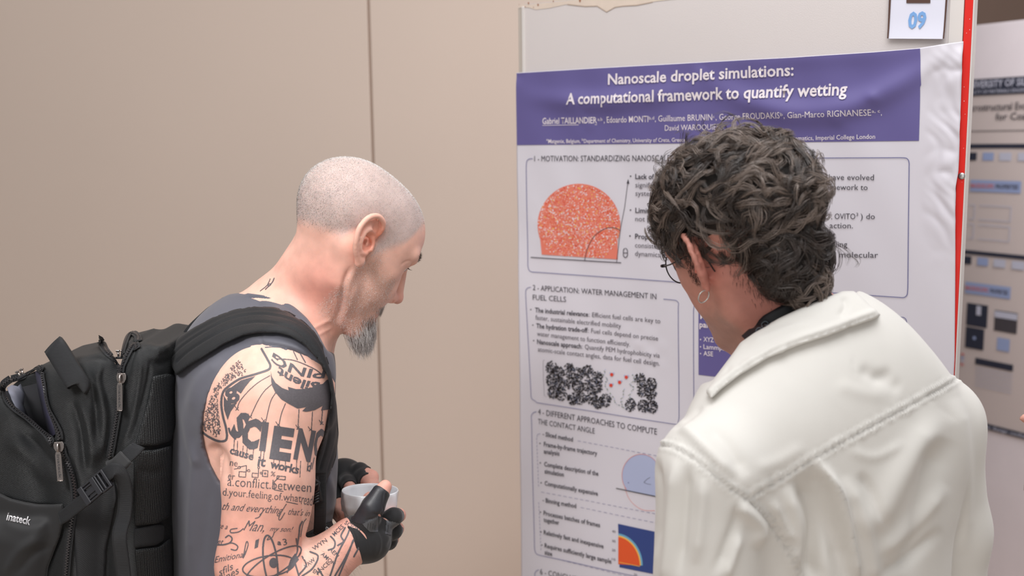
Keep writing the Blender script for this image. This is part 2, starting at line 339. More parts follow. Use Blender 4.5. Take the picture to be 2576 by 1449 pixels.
# section 3 right frame and section 4, 6
I.rib([(2210, 794)]+[(2262, 797)]+arc(2271, 808, 11, -90, 0)+seg((2283, 830), (2280, 1300)), 2)
I.rib(seg((1747, 1300), (1747, 780))+arc(1760, 772, 12, 180, 270)+[(1790, 760), (2210, 794)], 2)
I.rib([(1352, 1035)]+arc(1351, 1047, 12, -90, -180)+seg((1340, 1060), (1347, 1380))+arc(1360, 1383, 12, 180, 100)+seg((1366, 1397), (1900, 1512), 30), 2)
t('4 - DIFFERENT APPROACHES TO COMPUTE', (1356, 1041), (1655, 1092), 14); t('THE CONTACT ANGLE', (1356, 1065), (1498, 1090), 13)
I.rib([(1358, 1432), (1352, 1434), (1348, 1440), (1348, 1475)], 2); t('6 - CONCLUSION', (1361, 1443), (1480, 1469), 14)
I.done('section_headings')
I = Ink(); t = I.text
# body text section 1
for y, s, e, b in ((450, 'Lack of standards', 1716, 1.6), (471, 'significant systemic', 1740, 0), (492, 'systems across', 1710, 0), (535, 'Limitations of', 1700, 1.6), (556, 'not provide', 1686, 0), (600, 'Proposed', 1666, 1.6), (622, 'consistent, reproducible', 1768, 0), (643, 'dynamics simulations', 1750, 0)):
    t(s, (1600, y), (e, y+(y-400)*.00023*(e-1600)), 12.5, 'grey' if not b else 'dark', b)
for x, y in ((1588, 443), (1588, 528), (1587, 593)): I.disc(x, y, 2, 'dark')
for y, s, x0, x1 in ((453, 'have evolved', 2087, 2200), (478, 'framework to', 2068, 2184), (551, ', OVITO', 2093, 2153), (551, ') do', 2166, 2202), (574, 'action.', 2089, 2147), (621, 'enabling', 2064, 2133), (648, 'across molecular', 2044, 2210)):
    t(s, (x0, y-(x1-x0)*.008), (x1, y), 14, 'dark')
t('3', (2155, 543), (2160, 543), 8, 'dark')
# section 2 body
L2 = [('The industrial relevance', (1349, 784.5), (1482, 796), 1), (': Efficient fuel cells are key to', (1484, 796), (1664, 812.5), 0), ('faster, sustainable electrified mobility', (1350, 803), (1564, 825), 0), ('The hydration trade-off', (1352, 824), (1481, 836), 1), (': Fuel cells depend on precise', (1482, 836), (1658, 856), 0),
      ('water management to function efficiently.', (1354, 843.5), (1587, 871), 0), ('Nanoscale approach', (1354, 864), (1465, 876), 1), (': Quantify PEM hydrophobicity via', (1467, 876), (1662, 899), 0), ('atomic-scale contact angles, data for fuel cell design.', (1356, 883), (1662, 919), 0)]
for s, a, b, k in L2: t(s, a, b, 11.5, 'dark' if k else 'grey', 1.8*k)
for q in ((1338, 778), (1343, 817), (1345, 856)): I.disc(*q, 1.7, 'dark')
t('MPL', (1362, 964), (1362.5, 938), 8, 'grey') if False else None
L4 = [('- Sliced method', (1368, 1095), (1443, 1110)), ('Frame-by-frame trajectory', (1371, 1121), (1504, 1145)), ('analysis', (1371, 1139), (1410, 1145)), ('Complete description of the', (1372, 1171), (1507, 1196)), ('simulation', (1373, 1189), (1421, 1198)), ('Computationally expensive', (1373, 1219), (1506, 1246)),
      ('- Binning method', (1368, 1261), (1452, 1277)), ('Processes batches of frames', (1370, 1294), (1512, 1325)), ('together', (1370, 1311), (1409, 1319)), ('Relatively fast and inexpensive', (1370, 1343), (1521, 1378)), ('Requires sufficiently large sample', (1372, 1376), (1541, 1416)), ('size', (1372, 1393), (1391, 1398))]
for s, a, b in L4: t(s, a, b, 11, 'dark', 1.6)
for q in ((1361, 1114), (1362, 1163), (1364, 1213), (1362, 1287), (1363, 1337), (1365, 1370)): I.disc(*q, 1.7, 'dark')
I.done('body_text')
I = Ink()
for a, b, n in (((1455, 1108), (1660, 1146), 15), ((1364, 1236), (1670, 1295), 22), ((1463, 1275), (1680, 1320), 15), ((1372, 1398), (1600, 1452), 16)): I.dash(a, b, n)
for x, y0, y1 in ((1353, 1100, 1226), (1358, 1262, 1386)): I.dash((x, y0), (x+5, y1), 14)
I.rib([(1353, 1098), (1356, 1091), (1362, 1090)], 1.3)
I.done('dashed_frames')
# figures
I = Ink(); r3 = random.Random(5)
pts = [(1356+0*k, 0) for k in range(0)]
for a in np.linspace(160, 382, 44): 
    x = 1459+104*math.cos(math.radians(a)); y = 566+104*math.sin(math.radians(a)); pts.append((x, y))
I.poly([(1365, 640)]+pts+[(1556, 652)], 'orange', .0004)
for k in range(2600):
    a = r3.uniform(0, 6.28); r = 103*math.sqrt(r3.random()); x, y = 1459+r*math.cos(a), 566+r*math.sin(a)
    if y > 640+(x-1365)*.065: continue
    I.disc(x, y, r3.uniform(.7, 1.9), r3.choice(['white', 'pink', 'red', 'white', 'hot']) if r3.random() < .9 else 'yellow', .00055, 5)
I.rib(seg((1337, 647), (1565, 660.5)), 3, 'dark', .0007); I.rib(seg((1553.5, 659), (1563, 580), 4)+seg((1564, 572), (1574, 520), 4)+seg((1575, 510), (1581, 460), 3), 1.8, 'dark', .0007)
I.poly([(1582, 450), (1578, 461), (1585, 462)], 'dark', .0007)
I.rib(catmull([(1473, 656), (1481, 625), (1498, 594), (1520, 577), (1540, 572), (1556, 575), (1563, 580)], 4), 2, 'dark', .0007)
I.rib(catmull([(1575.5, 624), (1580.5, 628), (1581, 636), (1580.5, 643), (1575.5, 647.5), (1571, 643), (1570.5, 636), (1571, 628)], 4, True), 2.6, 'dark', .0007, ) ; I.rib([(1571, 635.5), (1576, 635.8), (1581, 636)], 2.4, 'dark', .0007)
I.done('droplet_figure')
I = Ink()
bl = [(360,900),(440,950),(545,920),(640,960),(730,940),(830,1000),(360,1030),(450,1060),(545,1050),(630,1090),(730,1080),(820,1100),(380,1150),(460,1170),(580,1210),(650,1210),(760,1210),(830,1250),(910,1230),(1260,1020),(1370,1070),(1280,1130),(1370,1170),(1160,1280),(1290,1290),(1380,1300)]
for (a, b) in bl:
    cx, cy = 1300+a/4.025, 700+b/4.025; P0 = []
    for k in range(105):
        an = r3.uniform(0, 6.28); rr = 14.5*math.sqrt(r3.random()); P0.append((cx+rr*math.cos(an), cy+rr*math.sin(an)*1.15))
    for q in P0: I.disc(q[0], q[1], r3.uniform(1.3, 2.1), 'black', .0006, 5)
    for k in range(26):
        q = r3.choice(P0); p = min((z for z in P0 if z != q), key=lambda z: abs(math.hypot(z[0]-q[0], z[1]-q[1])-4)); I.rib([q, ((q[0]+p[0])/2, (q[1]+p[1])/2), p], 1.1, 'black', .0005)
    for k in range(16): q = r3.choice(P0); I.disc(q[0]+1, q[1]+1, .8, 'lblue', .0010, 5)
for a, b in ((970,972),(1117,998),(1050,1050),(963,1080)):
    x, y = 1300+a/4.025, 700+b/4.025; I.disc(x, y, 4.3, 'red', .0007, 12, 4.6); I.disc(x-4, y-4, 2.3, 'lblue', .0005); I.disc(x+4.5, y-3.5, 2.3, 'lblue', .0005)
for ch in (((905,920),(890,980),(925,1020),(905,1060),(930,1130),(980,1190),(1010,1260),(1070,1290),(1110,1320)), ((1180,970),(1200,1020),(1160,1070),(1190,1110),(1150,1180),(1180,1230)), ((1100,1120),(1085,1180),(1070,1240),(1090,1290))):
    q = catmull([(1300+a/4.025, 700+b/4.025) for a, b in ch], 5)
    for i_, (x, y) in enumerate(q): I.disc(x+r3.uniform(-2, 2), y+r3.uniform(-1, 1), r3.uniform(.9, 1.6), 'green' if i_ % 3 else 'lblue', .0006, 5)
I.rib([(1373, 905), (1369, 906), (1369.5, 950), (1372, 995), (1377, 997)], 1, 'grey')
I.text('MPL', (1360, 966), (1356, 940), 8, 'grey') if False else None
I.done('molecule_figure')
I = Ink()
I.rib(seg((1552, 1227), (1700, 1257)), 3, 'black', .0007)
q = [(1575+0, 1231)]+[(1616+49*math.cos(math.radians(a)), 1195+54*math.sin(math.radians(a))) for a in np.linspace(150, 380, 36)]+[(1660, 1249)]
I.poly(q, 'lblue', .0004); I.rib([(1616+49*math.cos(math.radians(a)), 1195+54*math.sin(math.radians(a))) for a in np.linspace(140, 380, 40)], 1.3, 'orange', .0006)
I.rib(catmull([(1574, 1224), (1583, 1250), (1600, 1270), (1622, 1282), (1650, 1283)], 5), 1.2, 'orange', .0006)
I.disc(1583, 1213, 1.5, 'purple', .0007); I.rib([(1622, 1212), (1630, 1204), (1638, 1199)], 1, 'dark', .0007); I.rib([(1622, 1212), (1632, 1216), (1640, 1217)], 1, 'dark', .0007)
I.poly([(1557, 1316), (1660, 1339), (1663, 1446), (1561, 1425)], 'navy', .0004)
for rr, c, w_ in ((1.0, 'cyan', .00048), (.93, 'yellow', .00056), (.88, 'hot', .00064)):
    I.poly([(1558, 1417)]+[(1558+61*rr*math.sin(a), 1413-73*rr*math.cos(a)+8*math.sin(a)) for a in np.linspace(0, math.pi/2, 20)], c, w_)
I.rib([(1560, 1412), (1585, 1417), (1612, 1423)], 2, 'yellow', .0007)
for s, y in (('40', 1337), ('30', 1361), ('20', 1384), ('10', 1407)): I.text(s, (1542, y), (1551, y+2), 6, 'grey')
I.text('20', (1597, 1447), (1605, 1449), 7, 'grey')
I.done('method_figures')
patch('parser_box', [(1759, 780), (1960, 797), (1958, 965), (1759, 942)], mp['purple'], .0009, 14, 12)
I = Ink(); t = I.text
t('MD trajectory', (1764, 801), (1872, 811), 15, 'white', 2, .0009); t('parser', (1762, 822), (1812, 826), 14, 'white', 2, .0009)
for s, y, x in (('XYZ format', 858, 1838), ('Lammps dump', 876.5, 1868), ('ASE', 893.5, 1796)): t(s, (1772, y), (x, y+(x-1772)*.08), 11.5, 'white', .6, .0007); I.disc(1764.5, y-5, 1.7, 'white', .0007)
I.done('parser_lettering')
# ================================================================ NUMBER SIGN 09
m_card = mat('sign_card', hexc(224, 224, 238), .5)
sgn = empty('number_sign', BP(*B(2310, 50))); tag(sgn, 'white card with blue number 09 and brown side stripes at the board top', 'sign')
def sp(name, quad, m, w, nx=8, ny=8):
    o = patch(name, quad, m, w, nx, ny, None, lambda uv, w_: PSflat(uv, w_)); return keep_parent(o, sgn)
def PSflat(uv, w):
    uv = np.asarray(uv, float); z = w+.0012+.0030*np.clip((B(2300, 100)[1]+.03-uv[:, 1])/.03, 0, 1)**2
    return np.array(BA)[None]+uv[:, :1]*np.array(BD)[None]+z[:, None]*np.array(BN)[None]+np.stack([0*z, 0*z, uv[:, 1]], 1)
o = sp('card', [(2238, -90), (2393, -90), (2377, 98.5), (2233, 97.5)], m_card, 0)
m_br = mat('brown_print', hexc(84, 56, 46), .6)
sp('stripe', [(2240, -90), (2247, -90), (2237, 97), (2233, 97)], m_br, .0012); sp('stripe', [(2385, -90), (2391, -90), (2377, 98), (2373, 98)], m_br, .0012)
sp('square', [(2281, -60), (2342, -60), (2341, 8), (2281, 8)], m_br, .0012)
class D(Ink): pass
I = Ink(); I.text('09', (2283, 71), (2330, 69.5), 37, 'blue9', 5, .0004, PSflat) if 'blue9' in mp else None
mp['blue9'] = mat('ink_blue9', hexc(122, 168, 222), .5); I = Ink(); I.text('09', (2284, 70.5), (2329, 69.5), 38, 'blue9', 3.5, .0014, PSflat)
o = I.d['blue9'].build('numerals', mp['blue9']); keep_parent(o, sgn)
# ================================================================ SECOND BOARD FAR RIGHT
FD = Vector((.50, -.866, 0)); FN = Vector((-.866, -.50, 0)); FA = P(2510, 724, 3.45); FA.z = 0
def FB(px, py): r = ray(px, py); t_ = (FA-CAMP).dot(FN)/r.dot(FN); q = CAMP+r*t_; return ((q-FA).dot(FD), q.z)
def FP(u, v, w_=0): return FA+FD*u+Vector((0, 0, v))+FN*w_
fb = empty('display_board', FP(0, 0)); tag(fb, 'grey display board far behind at the right edge carrying a blurred poster', 'display board')
fu0 = FB(2380, 724)[0]; fu1 = FB(2576, 724)[0]+.75; fz = FB(2510, 57)[1]
o = MB().box(FP((fu0+fu1)/2, (fz+.12)/2, -.02), (fu1-fu0)/2, (fz-.12)/2, .018, (FD, (0,0,1), FN)).build('panel', mat('grey_felt', hexc(232, 224, 230), .8, noise=.03, nscale=8)); keep_parent(o, fb); bevel(o, .003)
for uu in (fu0+.05, fu1-.05):
    o = MB().box(FP(uu, .1, -.02), .02, .1, .02, (FD, (0,0,1), FN)).box(FP(uu, .012, -.02), .02, .012, .25, (FD, (0,0,1), FN)).build('leg', m_profd); keep_parent(o, fb)
mp.update({k: mat('far_ink_'+k, hexc(*c), .5) for k, c in dict(fpaper=(204, 192, 190), fnavy=(42, 46, 64), fblue=(150, 165, 205), fdark=(70, 66, 72), fred=(206, 120, 120), flb=(190, 192, 210)).items()})
def fq(mb, x0, y0, x1, y1, w_=.002, x2=None):
    a, b = FB(x0, y0), FB(x1, y1); i = mb.addv([tuple(FP(u, v, w_)) for u, v in ((a[0], a[1]), (b[0], a[1]), (b[0], b[1]), (a[0], b[1]))]); mb.f4.append(i+np.array([[0,1,2,3]]))
pz1 = FB(2510, 196)[1]; pz0 = FB(2510, 1089)[1]; pu_ = FB(2400, 724)[0]; pue = pu_+.86
mb = MB(); mb.grid([[tuple(FP(pu_+(pue-pu_)*s, pz1+(pz0-pz1)*k, .001+.002*math.sin(s*9)*math.sin(k*7)**2)) for s in np.linspace(0, 1, 16)] for k in np.linspace(0, 1, 20)])
fpo = mb.build('research_poster', mp['fpaper'], smooth=True); tag(fpo, 'out of focus scientific poster with dark header bars on the far right board', 'poster')
FI = {}
def fmb(c): return FI.setdefault(c, MB())
def zof(y): return FB(2510, y)[1]
def fbar(c, u0, u1, y0, y1, w_=.0045):
    m = fmb(c); i = m.addv([tuple(FP(u, zof(y), w_)) for u, y in ((u0, y0), (u1, y0), (u1, y1), (u0, y1))]); m.f4.append(i+np.array([[0,1,2,3]]))
def ux(px): return FB(px, 724)[0]
def ftext(c, s, u0, u1, y, H, w_=.005, bold=0):
    V, T = glyphs(s, bold*.01); m = fmb(c); i = m.addv([tuple(FP(u0+(u1-u0)*a/V[:, 0].max(), zof(y)+H*b, w_)) for a, b in V]); m.f3.append(i+T)
fbar('fnavy', pu_, pue, 196, 238); ftext('flb', 'UNIVERSITY OF SILESIA', ux(2404), ux(2590), 218, .022, .006, 2); ftext('flb', 'FACULTY OF MATERIALS ENGINEERING', ux(2404), ux(2590), 234, .012, .006)
ftext('fdark', 'Microstructural Evolution', ux(2406), ux(2606), 277, .023, bold=1); ftext('fdark', 'for Coatings', ux(2484), ux(2606), 302, .022, bold=1)
fbar('fdark', ux(2410), pue, 328, 330); fbar('fnavy', pu_, pue, 362, 373); fbar('fnavy', pu_, pue, 636, 646); fbar('fnavy', pu_, pue, 1072, 1086)
for y in (384, 652):
    for k, (a, b) in enumerate(((2423, 2442), (2457, 2484), (2498, 2528), (2544, 2576))): fbar('fnavy' if not k else 'fblue' if k == 1 else 'flb', ux(a), ux(b), y, y+20)
for y, a, b in ((454, 2430, 2556), (718, 2430, 2545)):
    fbar('fblue', ux(a), ux(b), y, y+30); ftext('fred', 'MACROSCOPIC', ux(a+2), ux(a+60), y+20, .014, .006, 2); ftext('fdark', 'PROPERTIES', ux(a+64), ux(b-6), y+20, .014, .006, 1)
for (a, b, y0, y1) in ((2437, 2490, 772, 830), (2508, 2566, 780, 832), (2437, 2484, 834, 888)):
    fbar('fnavy' if y0 != 780 else 'fdark', ux(a), ux(b), y0, y1)
    if y0 == 772: fbar('flb', ux(2462), ux(2474), 776, 800, .006)
    if y0 == 780: fbar('flb', ux(2508), ux(2566), 782, 798, .006)
    if y0 == 834: fbar('fblue', ux(2457), ux(2464), 856, 864, .006)
fbar('fblue', ux(2518), ux(2550), 848, 880)
fbar('fnavy', ux(2465), ux(2562), 910, 926)
for k in range(6): fbar('flb', ux(2467), ux(2562), 934+k*9, 936+k*9); 
for k in range(4): fbar(['fred', 'fblue', 'flb', 'fred'][k], ux(2428), ux(2436), 905+k*9, 910+k*9)
for y in (540, 590):
    for a, b in ((2430, 2444), (2455, 2535)):
        for yy in (y-22, y+14): fbar('flb', ux(a), ux(b), yy, yy+2)
        fbar('flb', ux(b)-.003, ux(b), y-22, y+14)
ftext('flb', 'materials by design conference', ux(2440), ux(2640), 1083, .012, .006, 1)
for c, m in FI.items(): tag(m.build({'fnavy': 'header_bars', 'fdark': 'dark_lettering', 'flb': 'pale_print', 'fblue': 'blue_print', 'fred': 'red_lettering'}[c], mp[c], fpo), kind='stuff')
# ================================================================ SDF SCULPTING
def V3(p): return np.array([p[0], p[1], p[2]], dtype=np.float32)
class Rc:                                                        # round cone, optionally squashed along an axis
    def __init__(s, a, b, r1, r2, ax=None, sq=1.0):
        s.a, s.b, s.r1, s.r2 = V3(a), V3(b), r1, r2; s.ax = None if ax is None else V3(ax)/np.linalg.norm(V3(ax)); s.sq = sq
        R = max(r1, r2)*max(1, sq); s.lo = np.minimum(s.a, s.b)-R; s.hi = np.maximum(s.a, s.b)+R
    def d(s, X, Y, Z):
        px, py, pz = X-s.a[0], Y-s.a[1], Z-s.a[2]; b = s.b-s.a
        if s.ax is not None:
            q = 1/s.sq-1; n = s.ax; t = (px*n[0]+py*n[1]+pz*n[2])*q; px, py, pz = px+t*n[0], py+t*n[1], pz+t*n[2]; b = b+n*np.dot(b, n)*q
        bb = float(np.dot(b, b))+1e-12; t = np.clip((px*b[0]+py*b[1]+pz*b[2])/bb, 0, 1)
        return (np.sqrt((px-t*b[0])**2+(py-t*b[1])**2+(pz-t*b[2])**2)-(s.r1+(s.r2-s.r1)*t))*min(1, s.sq)
class El:                                                        # ellipsoid with axes given as rows
    def __init__(s, c, r, A=None):
        s.c = V3(c); s.r = np.array(r, dtype=np.float32); s.A = np.eye(3, dtype=np.float32) if A is None else np.array([tuple(q) for q in A], dtype=np.float32)
        e = np.sqrt((s.A.T**2) @ (s.r**2)); s.lo = s.c-e; s.hi = s.c+e
    def d(s, X, Y, Z):
        x, y, z = X-s.c[0], Y-s.c[1], Z-s.c[2]; k0 = 0; k1 = 0
        for i in range(3):
            q = (x*s.A[i][0]+y*s.A[i][1]+z*s.A[i][2])/s.r[i]; k0 = k0+q*q; k1 = k1+(q/s.r[i])**2
        k0 = np.sqrt(k0); return k0*(k0-1)/(np.sqrt(k1)+1e-9)
def polyd(U, W, poly):
    """signed distance to a closed 2-D polygon (negative inside)"""
    p = np.asarray(poly, dtype=np.float32); d = np.full(U.shape, 1e9, dtype=np.float32); ins = np.zeros(U.shape, bool)
    for i in range(len(p)):
        a, b = p[i], p[(i+1) % len(p)]; e = b-a; wx, wy = U-a[0], W-a[1]
        t = np.clip((wx*e[0]+wy*e[1])/(e @ e+1e-12), 0, 1); d = np.minimum(d, (wx-t*e[0])**2+(wy-t*e[1])**2)
        c = (a[1] > W) != (b[1] > W)
        if abs(e[1]) > 1e-12: ins ^= c & (U < e[0]*(W-a[1])/e[1]+a[0])
    d = np.sqrt(d); return np.where(ins, -d, d)
_F = FWD; _Rt = RIGHT; _U = UPC
def topx(X, Y, Z):
    z = Z-CAMZ; f = X*_F.x+Y*_F.y+z*_F.z; return CX+FPX*(X*_Rt.x+Y*_Rt.y+z*_Rt.z)/f, CY-FPX*(X*_U.x+Y*_U.y+z*_U.z)/f, f
class Pv:                                                        # cone of sight through an outline, between two depths
    def __init__(s, poly, y0, y1, r=0):
        s.poly, s.y0, s.y1, s.r = poly, y0, y1, r; q = np.array([tuple(P(a, b, y)) for a, b in poly for y in (y0, y1)]); s.lo = q.min(0); s.hi = q.max(0)
    def d(s, X, Y, Z):
        u, v, f = topx(X, Y, Z); a = polyd(u, v, s.poly)*f/FPX; b = np.maximum(s.y0-Y, Y-s.y1)
        if s.r: return np.sqrt(np.maximum(a+s.r, 0)**2+np.maximum(b+s.r, 0)**2)+np.minimum(np.maximum(a+s.r, b+s.r), 0)-s.r
        return np.maximum(a, b)
class Sl:                                                        # slab: outline (traced at depth ym) run straight back, rounded
    def __init__(s, poly, ym, y0, y1, r):
        s.p = [(P(a, b, ym).x, P(a, b, ym).z) for a, b in poly]; s.y0, s.y1, s.r = y0, y1, r; q = np.array(s.p)
        s.lo = np.array([q[:, 0].min(), y0, q[:, 1].min()]); s.hi = np.array([q[:, 0].max(), y1, q[:, 1].max()])
    def d(s, X, Y, Z):
        sh = np.broadcast(X, Y, Z).shape; a = polyd(np.broadcast_to(X, (X.shape[0], 1, Z.shape[2])), np.broadcast_to(Z, (X.shape[0], 1, Z.shape[2])), s.p) if X.ndim == 3 and X.shape[1] == 1 else polyd(X+0*Z, Z+0*X, s.p)
        b = np.maximum(s.y0-Y, Y-s.y1); r = s.r
        return np.sqrt(np.maximum(a+r, 0)**2+np.maximum(b+r, 0)**2)+np.minimum(np.maximum(a+r, b+r), 0)-r
def smin(a, b, k):
    if k <= 0: return np.minimum(a, b)
    h = np.maximum(k-np.abs(a-b), 0)/k; return np.minimum(a, b)-h*h*k*.25
class Field:
    def __init__(s, lo, hi, h, fine=None):
        """fine: {axis: [(from, to, step)]}"""
        s.ax = []
        for i in range(3):
            segs = (fine or {}).get(i)
            if not segs: s.ax.append(np.arange(lo[i], hi[i]+h, h, dtype=np.float32)); continue
            out = [lo[i]]; 
            while out[-1] < hi[i]:
                st = h
                for a, b, q in segs:
                    if a <= out[-1] < b: st = q
                out.append(out[-1]+st)
            s.ax.append(np.array(out, dtype=np.float32))
        s.F = np.full([len(a) for a in s.ax], .5, dtype=np.float32)
    def sub(s, lo, hi, pad):
        sl = tuple(slice(max(0, int(np.searchsorted(a, l-pad))-1), int(np.searchsorted(a, u+pad))+1) for a, l, u in zip(s.ax, lo, hi))
        X, Y, Z = s.ax[0][sl[0]][:, None, None], s.ax[1][sl[1]][None, :, None], s.ax[2][sl[2]][None, None, :]; return sl, X, Y, Z
    def add(s, p, k=.012, grow=0):
        sl, X, Y, Z = s.sub(p.lo-grow, p.hi+grow, k+.012)
        if min(s.F[sl].shape) == 0: return s
        s.F[sl] = smin(s.F[sl], (p.d(X, Y, Z)-grow).astype(np.float32), k); return s
    def cut(s, p, k=.006, grow=0):
        sl, X, Y, Z = s.sub(p.lo-grow, p.hi+grow, k+.004)
        if min(s.F[sl].shape) == 0: return s
        s.F[sl] = -smin(-s.F[sl], (p.d(X, Y, Z)-grow).astype(np.float32), k); return s
    def keep(s, p, k=0):                                         # intersection
        X, Y, Z = s.ax[0][:, None, None], s.ax[1][None, :, None], s.ax[2][None, None, :]
        s.F = -smin(-s.F, -p.d(X, Y, Z).astype(np.float32), k); return s
    def copy(s): q = object.__new__(Field); q.ax = s.ax; q.F = s.F.copy(); return q
    def mesh(s):
        F = s.F; S = F < 0; nx, ny, nz = F.shape
        c = np.zeros((nx-1, ny-1, nz-1), np.uint8)
        for i in (0, 1):
            for j in (0, 1):
                for k in (0, 1): c += S[i:nx-1+i, j:ny-1+j, k:nz-1+k]
        A = np.argwhere((c > 0) & (c < 8)); idx = np.full(c.shape, -1, np.int32); idx[A[:, 0], A[:, 1], A[:, 2]] = np.arange(len(A))
        cor = [(i, j, k) for i in (0, 1) for j in (0, 1) for k in (0, 1)]
        val = {q: F[A[:, 0]+q[0], A[:, 1]+q[1], A[:, 2]+q[2]] for q in cor}; acc = np.zeros((len(A), 3)); cnt = np.zeros(len(A))
        for q in cor:
            for ax in range(3):
                if q[ax]: continue
                r = list(q); r[ax] = 1; a, b = val[q], val[tuple(r)]; m = (a < 0) != (b < 0); t = np.where(m, a/(a-b+1e-12*((a-b) == 0)), 0)
                pt = np.tile(np.array(q, float), (len(A), 1)); pt[:, ax] = t; acc[m] += pt[m]; cnt[m] += 1
        acc /= cnt[:, None]; V = np.empty((len(A), 3))
        for i in range(3): a = s.ax[i]; g = a[A[:, i]]; V[:, i] = g+acc[:, i]*(a[A[:, i]+1]-g)
        Q = []
        for ax in range(3):
            o = [i for i in range(3) if i != ax]; sl0 = [slice(None)]*3; sl1 = [slice(None)]*3; sl0[ax] = slice(0, -1); sl1[ax] = slice(1, None)
            ch = S[tuple(sl0)] != S[tuple(sl1)]; E = np.argwhere(ch); E = E[(E[:, o[0]] > 0) & (E[:, o[1]] > 0) & (E[:, o[0]] < F.shape[o[0]]-1) & (E[:, o[1]] < F.shape[o[1]]-1)]
            fl = S[E[:, 0], E[:, 1], E[:, 2]]
            def cell(a, b): q = E.copy(); q[:, o[0]] -= a; q[:, o[1]] -= b; return idx[q[:, 0], q[:, 1], q[:, 2]]
            q = np.stack([cell(1, 1), cell(0, 1), cell(0, 0), cell(1, 0)], 1)
            if ax == 1: fl = ~fl
            q[~fl] = q[~fl][:, ::-1]; Q.append(q)
        Q = np.concatenate(Q); Q = Q[(Q >= 0).all(1)]; return V, Q
def relax(V, Q, n=1, lam=.5):
    for _ in range(n):
        acc = np.zeros_like(V); cnt = np.zeros(len(V))
        for i in range(4):
            a, b = Q[:, i], Q[:, (i+1) % 4]
            for c in range(3): acc[:, c] += np.bincount(a, V[b, c], len(V))+np.bincount(b, V[a, c], len(V))
            cnt += np.bincount(a, minlength=len(V))+np.bincount(b, minlength=len(V))
        V = V+(acc/np.maximum(cnt, 1)[:, None]-V)*lam
    return V
def normals(V, Q):
    N = np.cross(V[Q[:, 2]]-V[Q[:, 0]], V[Q[:, 3]]-V[Q[:, 1]]); A = np.zeros_like(V)
    for i in range(4):
        for c in range(3): A[:, c] += np.bincount(Q[:, i], N[:, c], len(V))
    return A/(np.linalg.norm(A, axis=1)[:, None]+1e-12)
def pldist(p, path):
    """distance of 2-D points to a polyline, and the position along it"""
    path = np.asarray(path, float); D = np.full(len(p), 1e9); T = np.zeros(len(p)); S = np.zeros(len(p)); n = len(path)-1
    for i in range(n):
        a, b = path[i], path[i+1]; e = b-a; w_ = p-a; t = np.clip((w_ @ e)/(e @ e+1e-12), 0, 1); d = np.linalg.norm(w_-t[:, None]*e, axis=1)
        sg = np.sign(e[0]*w_[:, 1]-e[1]*w_[:, 0]); m = d < D; D[m] = d[m]; T[m] = (i+t[m])/n; S[m] = sg[m]
    return D, T, S
class Skin:                                                       # a mesh being detailed before it is built
    def __init__(s, V, Q): s.V, s.Q = V, Q; s.N = normals(V, Q)
    def px(s): return proj(s.V)
    def front(s): v = s.V-np.array(CAMP); return (s.N*v).sum(1) < 0
    def emboss(s, path, wpx, h, fade=True, side=0, ymax=9, curve=True, fr=True):
        path = catmull(np.array([(a, b, 0) for a, b in path], float), 5)[:, :2] if curve and len(path) > 2 else np.array(path, float)
        p = s.px(); lo, hi = path.min(0)-3*wpx, path.max(0)+3*wpx; m = ((p > lo) & (p < hi)).all(1) & (s.V[:, 1] < ymax)
        if fr: m &= s.front()
        i = np.nonzero(m)[0]
        if not len(i): return s
        D, T, S = pldist(p[i], path); g = np.exp(-(D/wpx)**2)
        if side: g = g*np.where(S*side > 0, 1, np.exp(-(D/(wpx*.25))**2))
        if fade: g = g*np.clip(np.minimum(T, 1-T)*5, 0, 1)
        s.V[i] += s.N[i]*(g*h)[:, None]; return s
    def blob(s, cx, cy, rx, ry, h, rot=0, ymax=9):
        p = s.px()-np.array([cx, cy]); c, n = math.cos(rot), math.sin(rot); a = (p[:, 0]*c+p[:, 1]*n)/rx; b = (-p[:, 0]*n+p[:, 1]*c)/ry
        g = np.exp(-(a*a+b*b))*s.front()*(s.V[:, 1] < ymax); s.V += s.N*(g*h)[:, None]; return s
    def upd(s): s.N = normals(s.V, s.Q); return s
    def build(s, name, m, parent=None, col=None):
        o = mesh_np(name, s.V, s.Q, m, parent)
        if col is not None:
            a = o.data.color_attributes.new('tint', 'FLOAT_COLOR', 'POINT'); c = np.ones((len(s.V), 4), np.float32); c[:, :3] = col; a.data.foreach_set('color', c.ravel())
        return o
def bvh_of(V, Q): return BVHTree.FromPolygons([tuple(v) for v in V], [tuple(int(i) for i in q) for q in Q])
def bvhs(S, box=None):
    """BVH of the part of a Skin whose image lies in box (px)"""
    V, Q = S.V, S.Q
    if box is not None:
        p = proj(V); m = (p[:, 0] > box[0]) & (p[:, 1] > box[1]) & (p[:, 0] < box[2]) & (p[:, 1] < box[3]); Q = Q[m[Q].all(1)]
        u = np.unique(Q); r = np.zeros(len(V), int); r[u] = np.arange(len(u)); V = V[u]; Q = r[Q]
    return bvh_of(V.tolist(), Q.tolist())
def hit(tree, px, py):
    r = ray(px, py).normalized(); h = tree.ray_cast(CAMP, r)
    return (h[0], h[1]) if h[0] is not None else (None, None)
def drape(tree, pts, off=.001, n=6, Y=None):
    """smooth path through pixels laid on a surface: world points and normals"""
    q = catmull([(a, b, 0) for a, b in pts], n)[:, :2] if n > 1 else np.array(pts, float); out = []; nor = []; ly = Y
    for a, b in q:
        h, nn = hit(tree, a, b)
        if h is None:
            y = ly or 1.5; h = P(a, b, y); nn = nor[-1] if nor else -FWD; out.append(h)
        else:
            if nn.dot(ray(a, b)) > 0: nn = -nn
            ly = h.y; out.append(h+nn*off)
        nor.append(nn)
    return np.array([tuple(v) for v in out]), np.array([tuple(v) for v in nor])
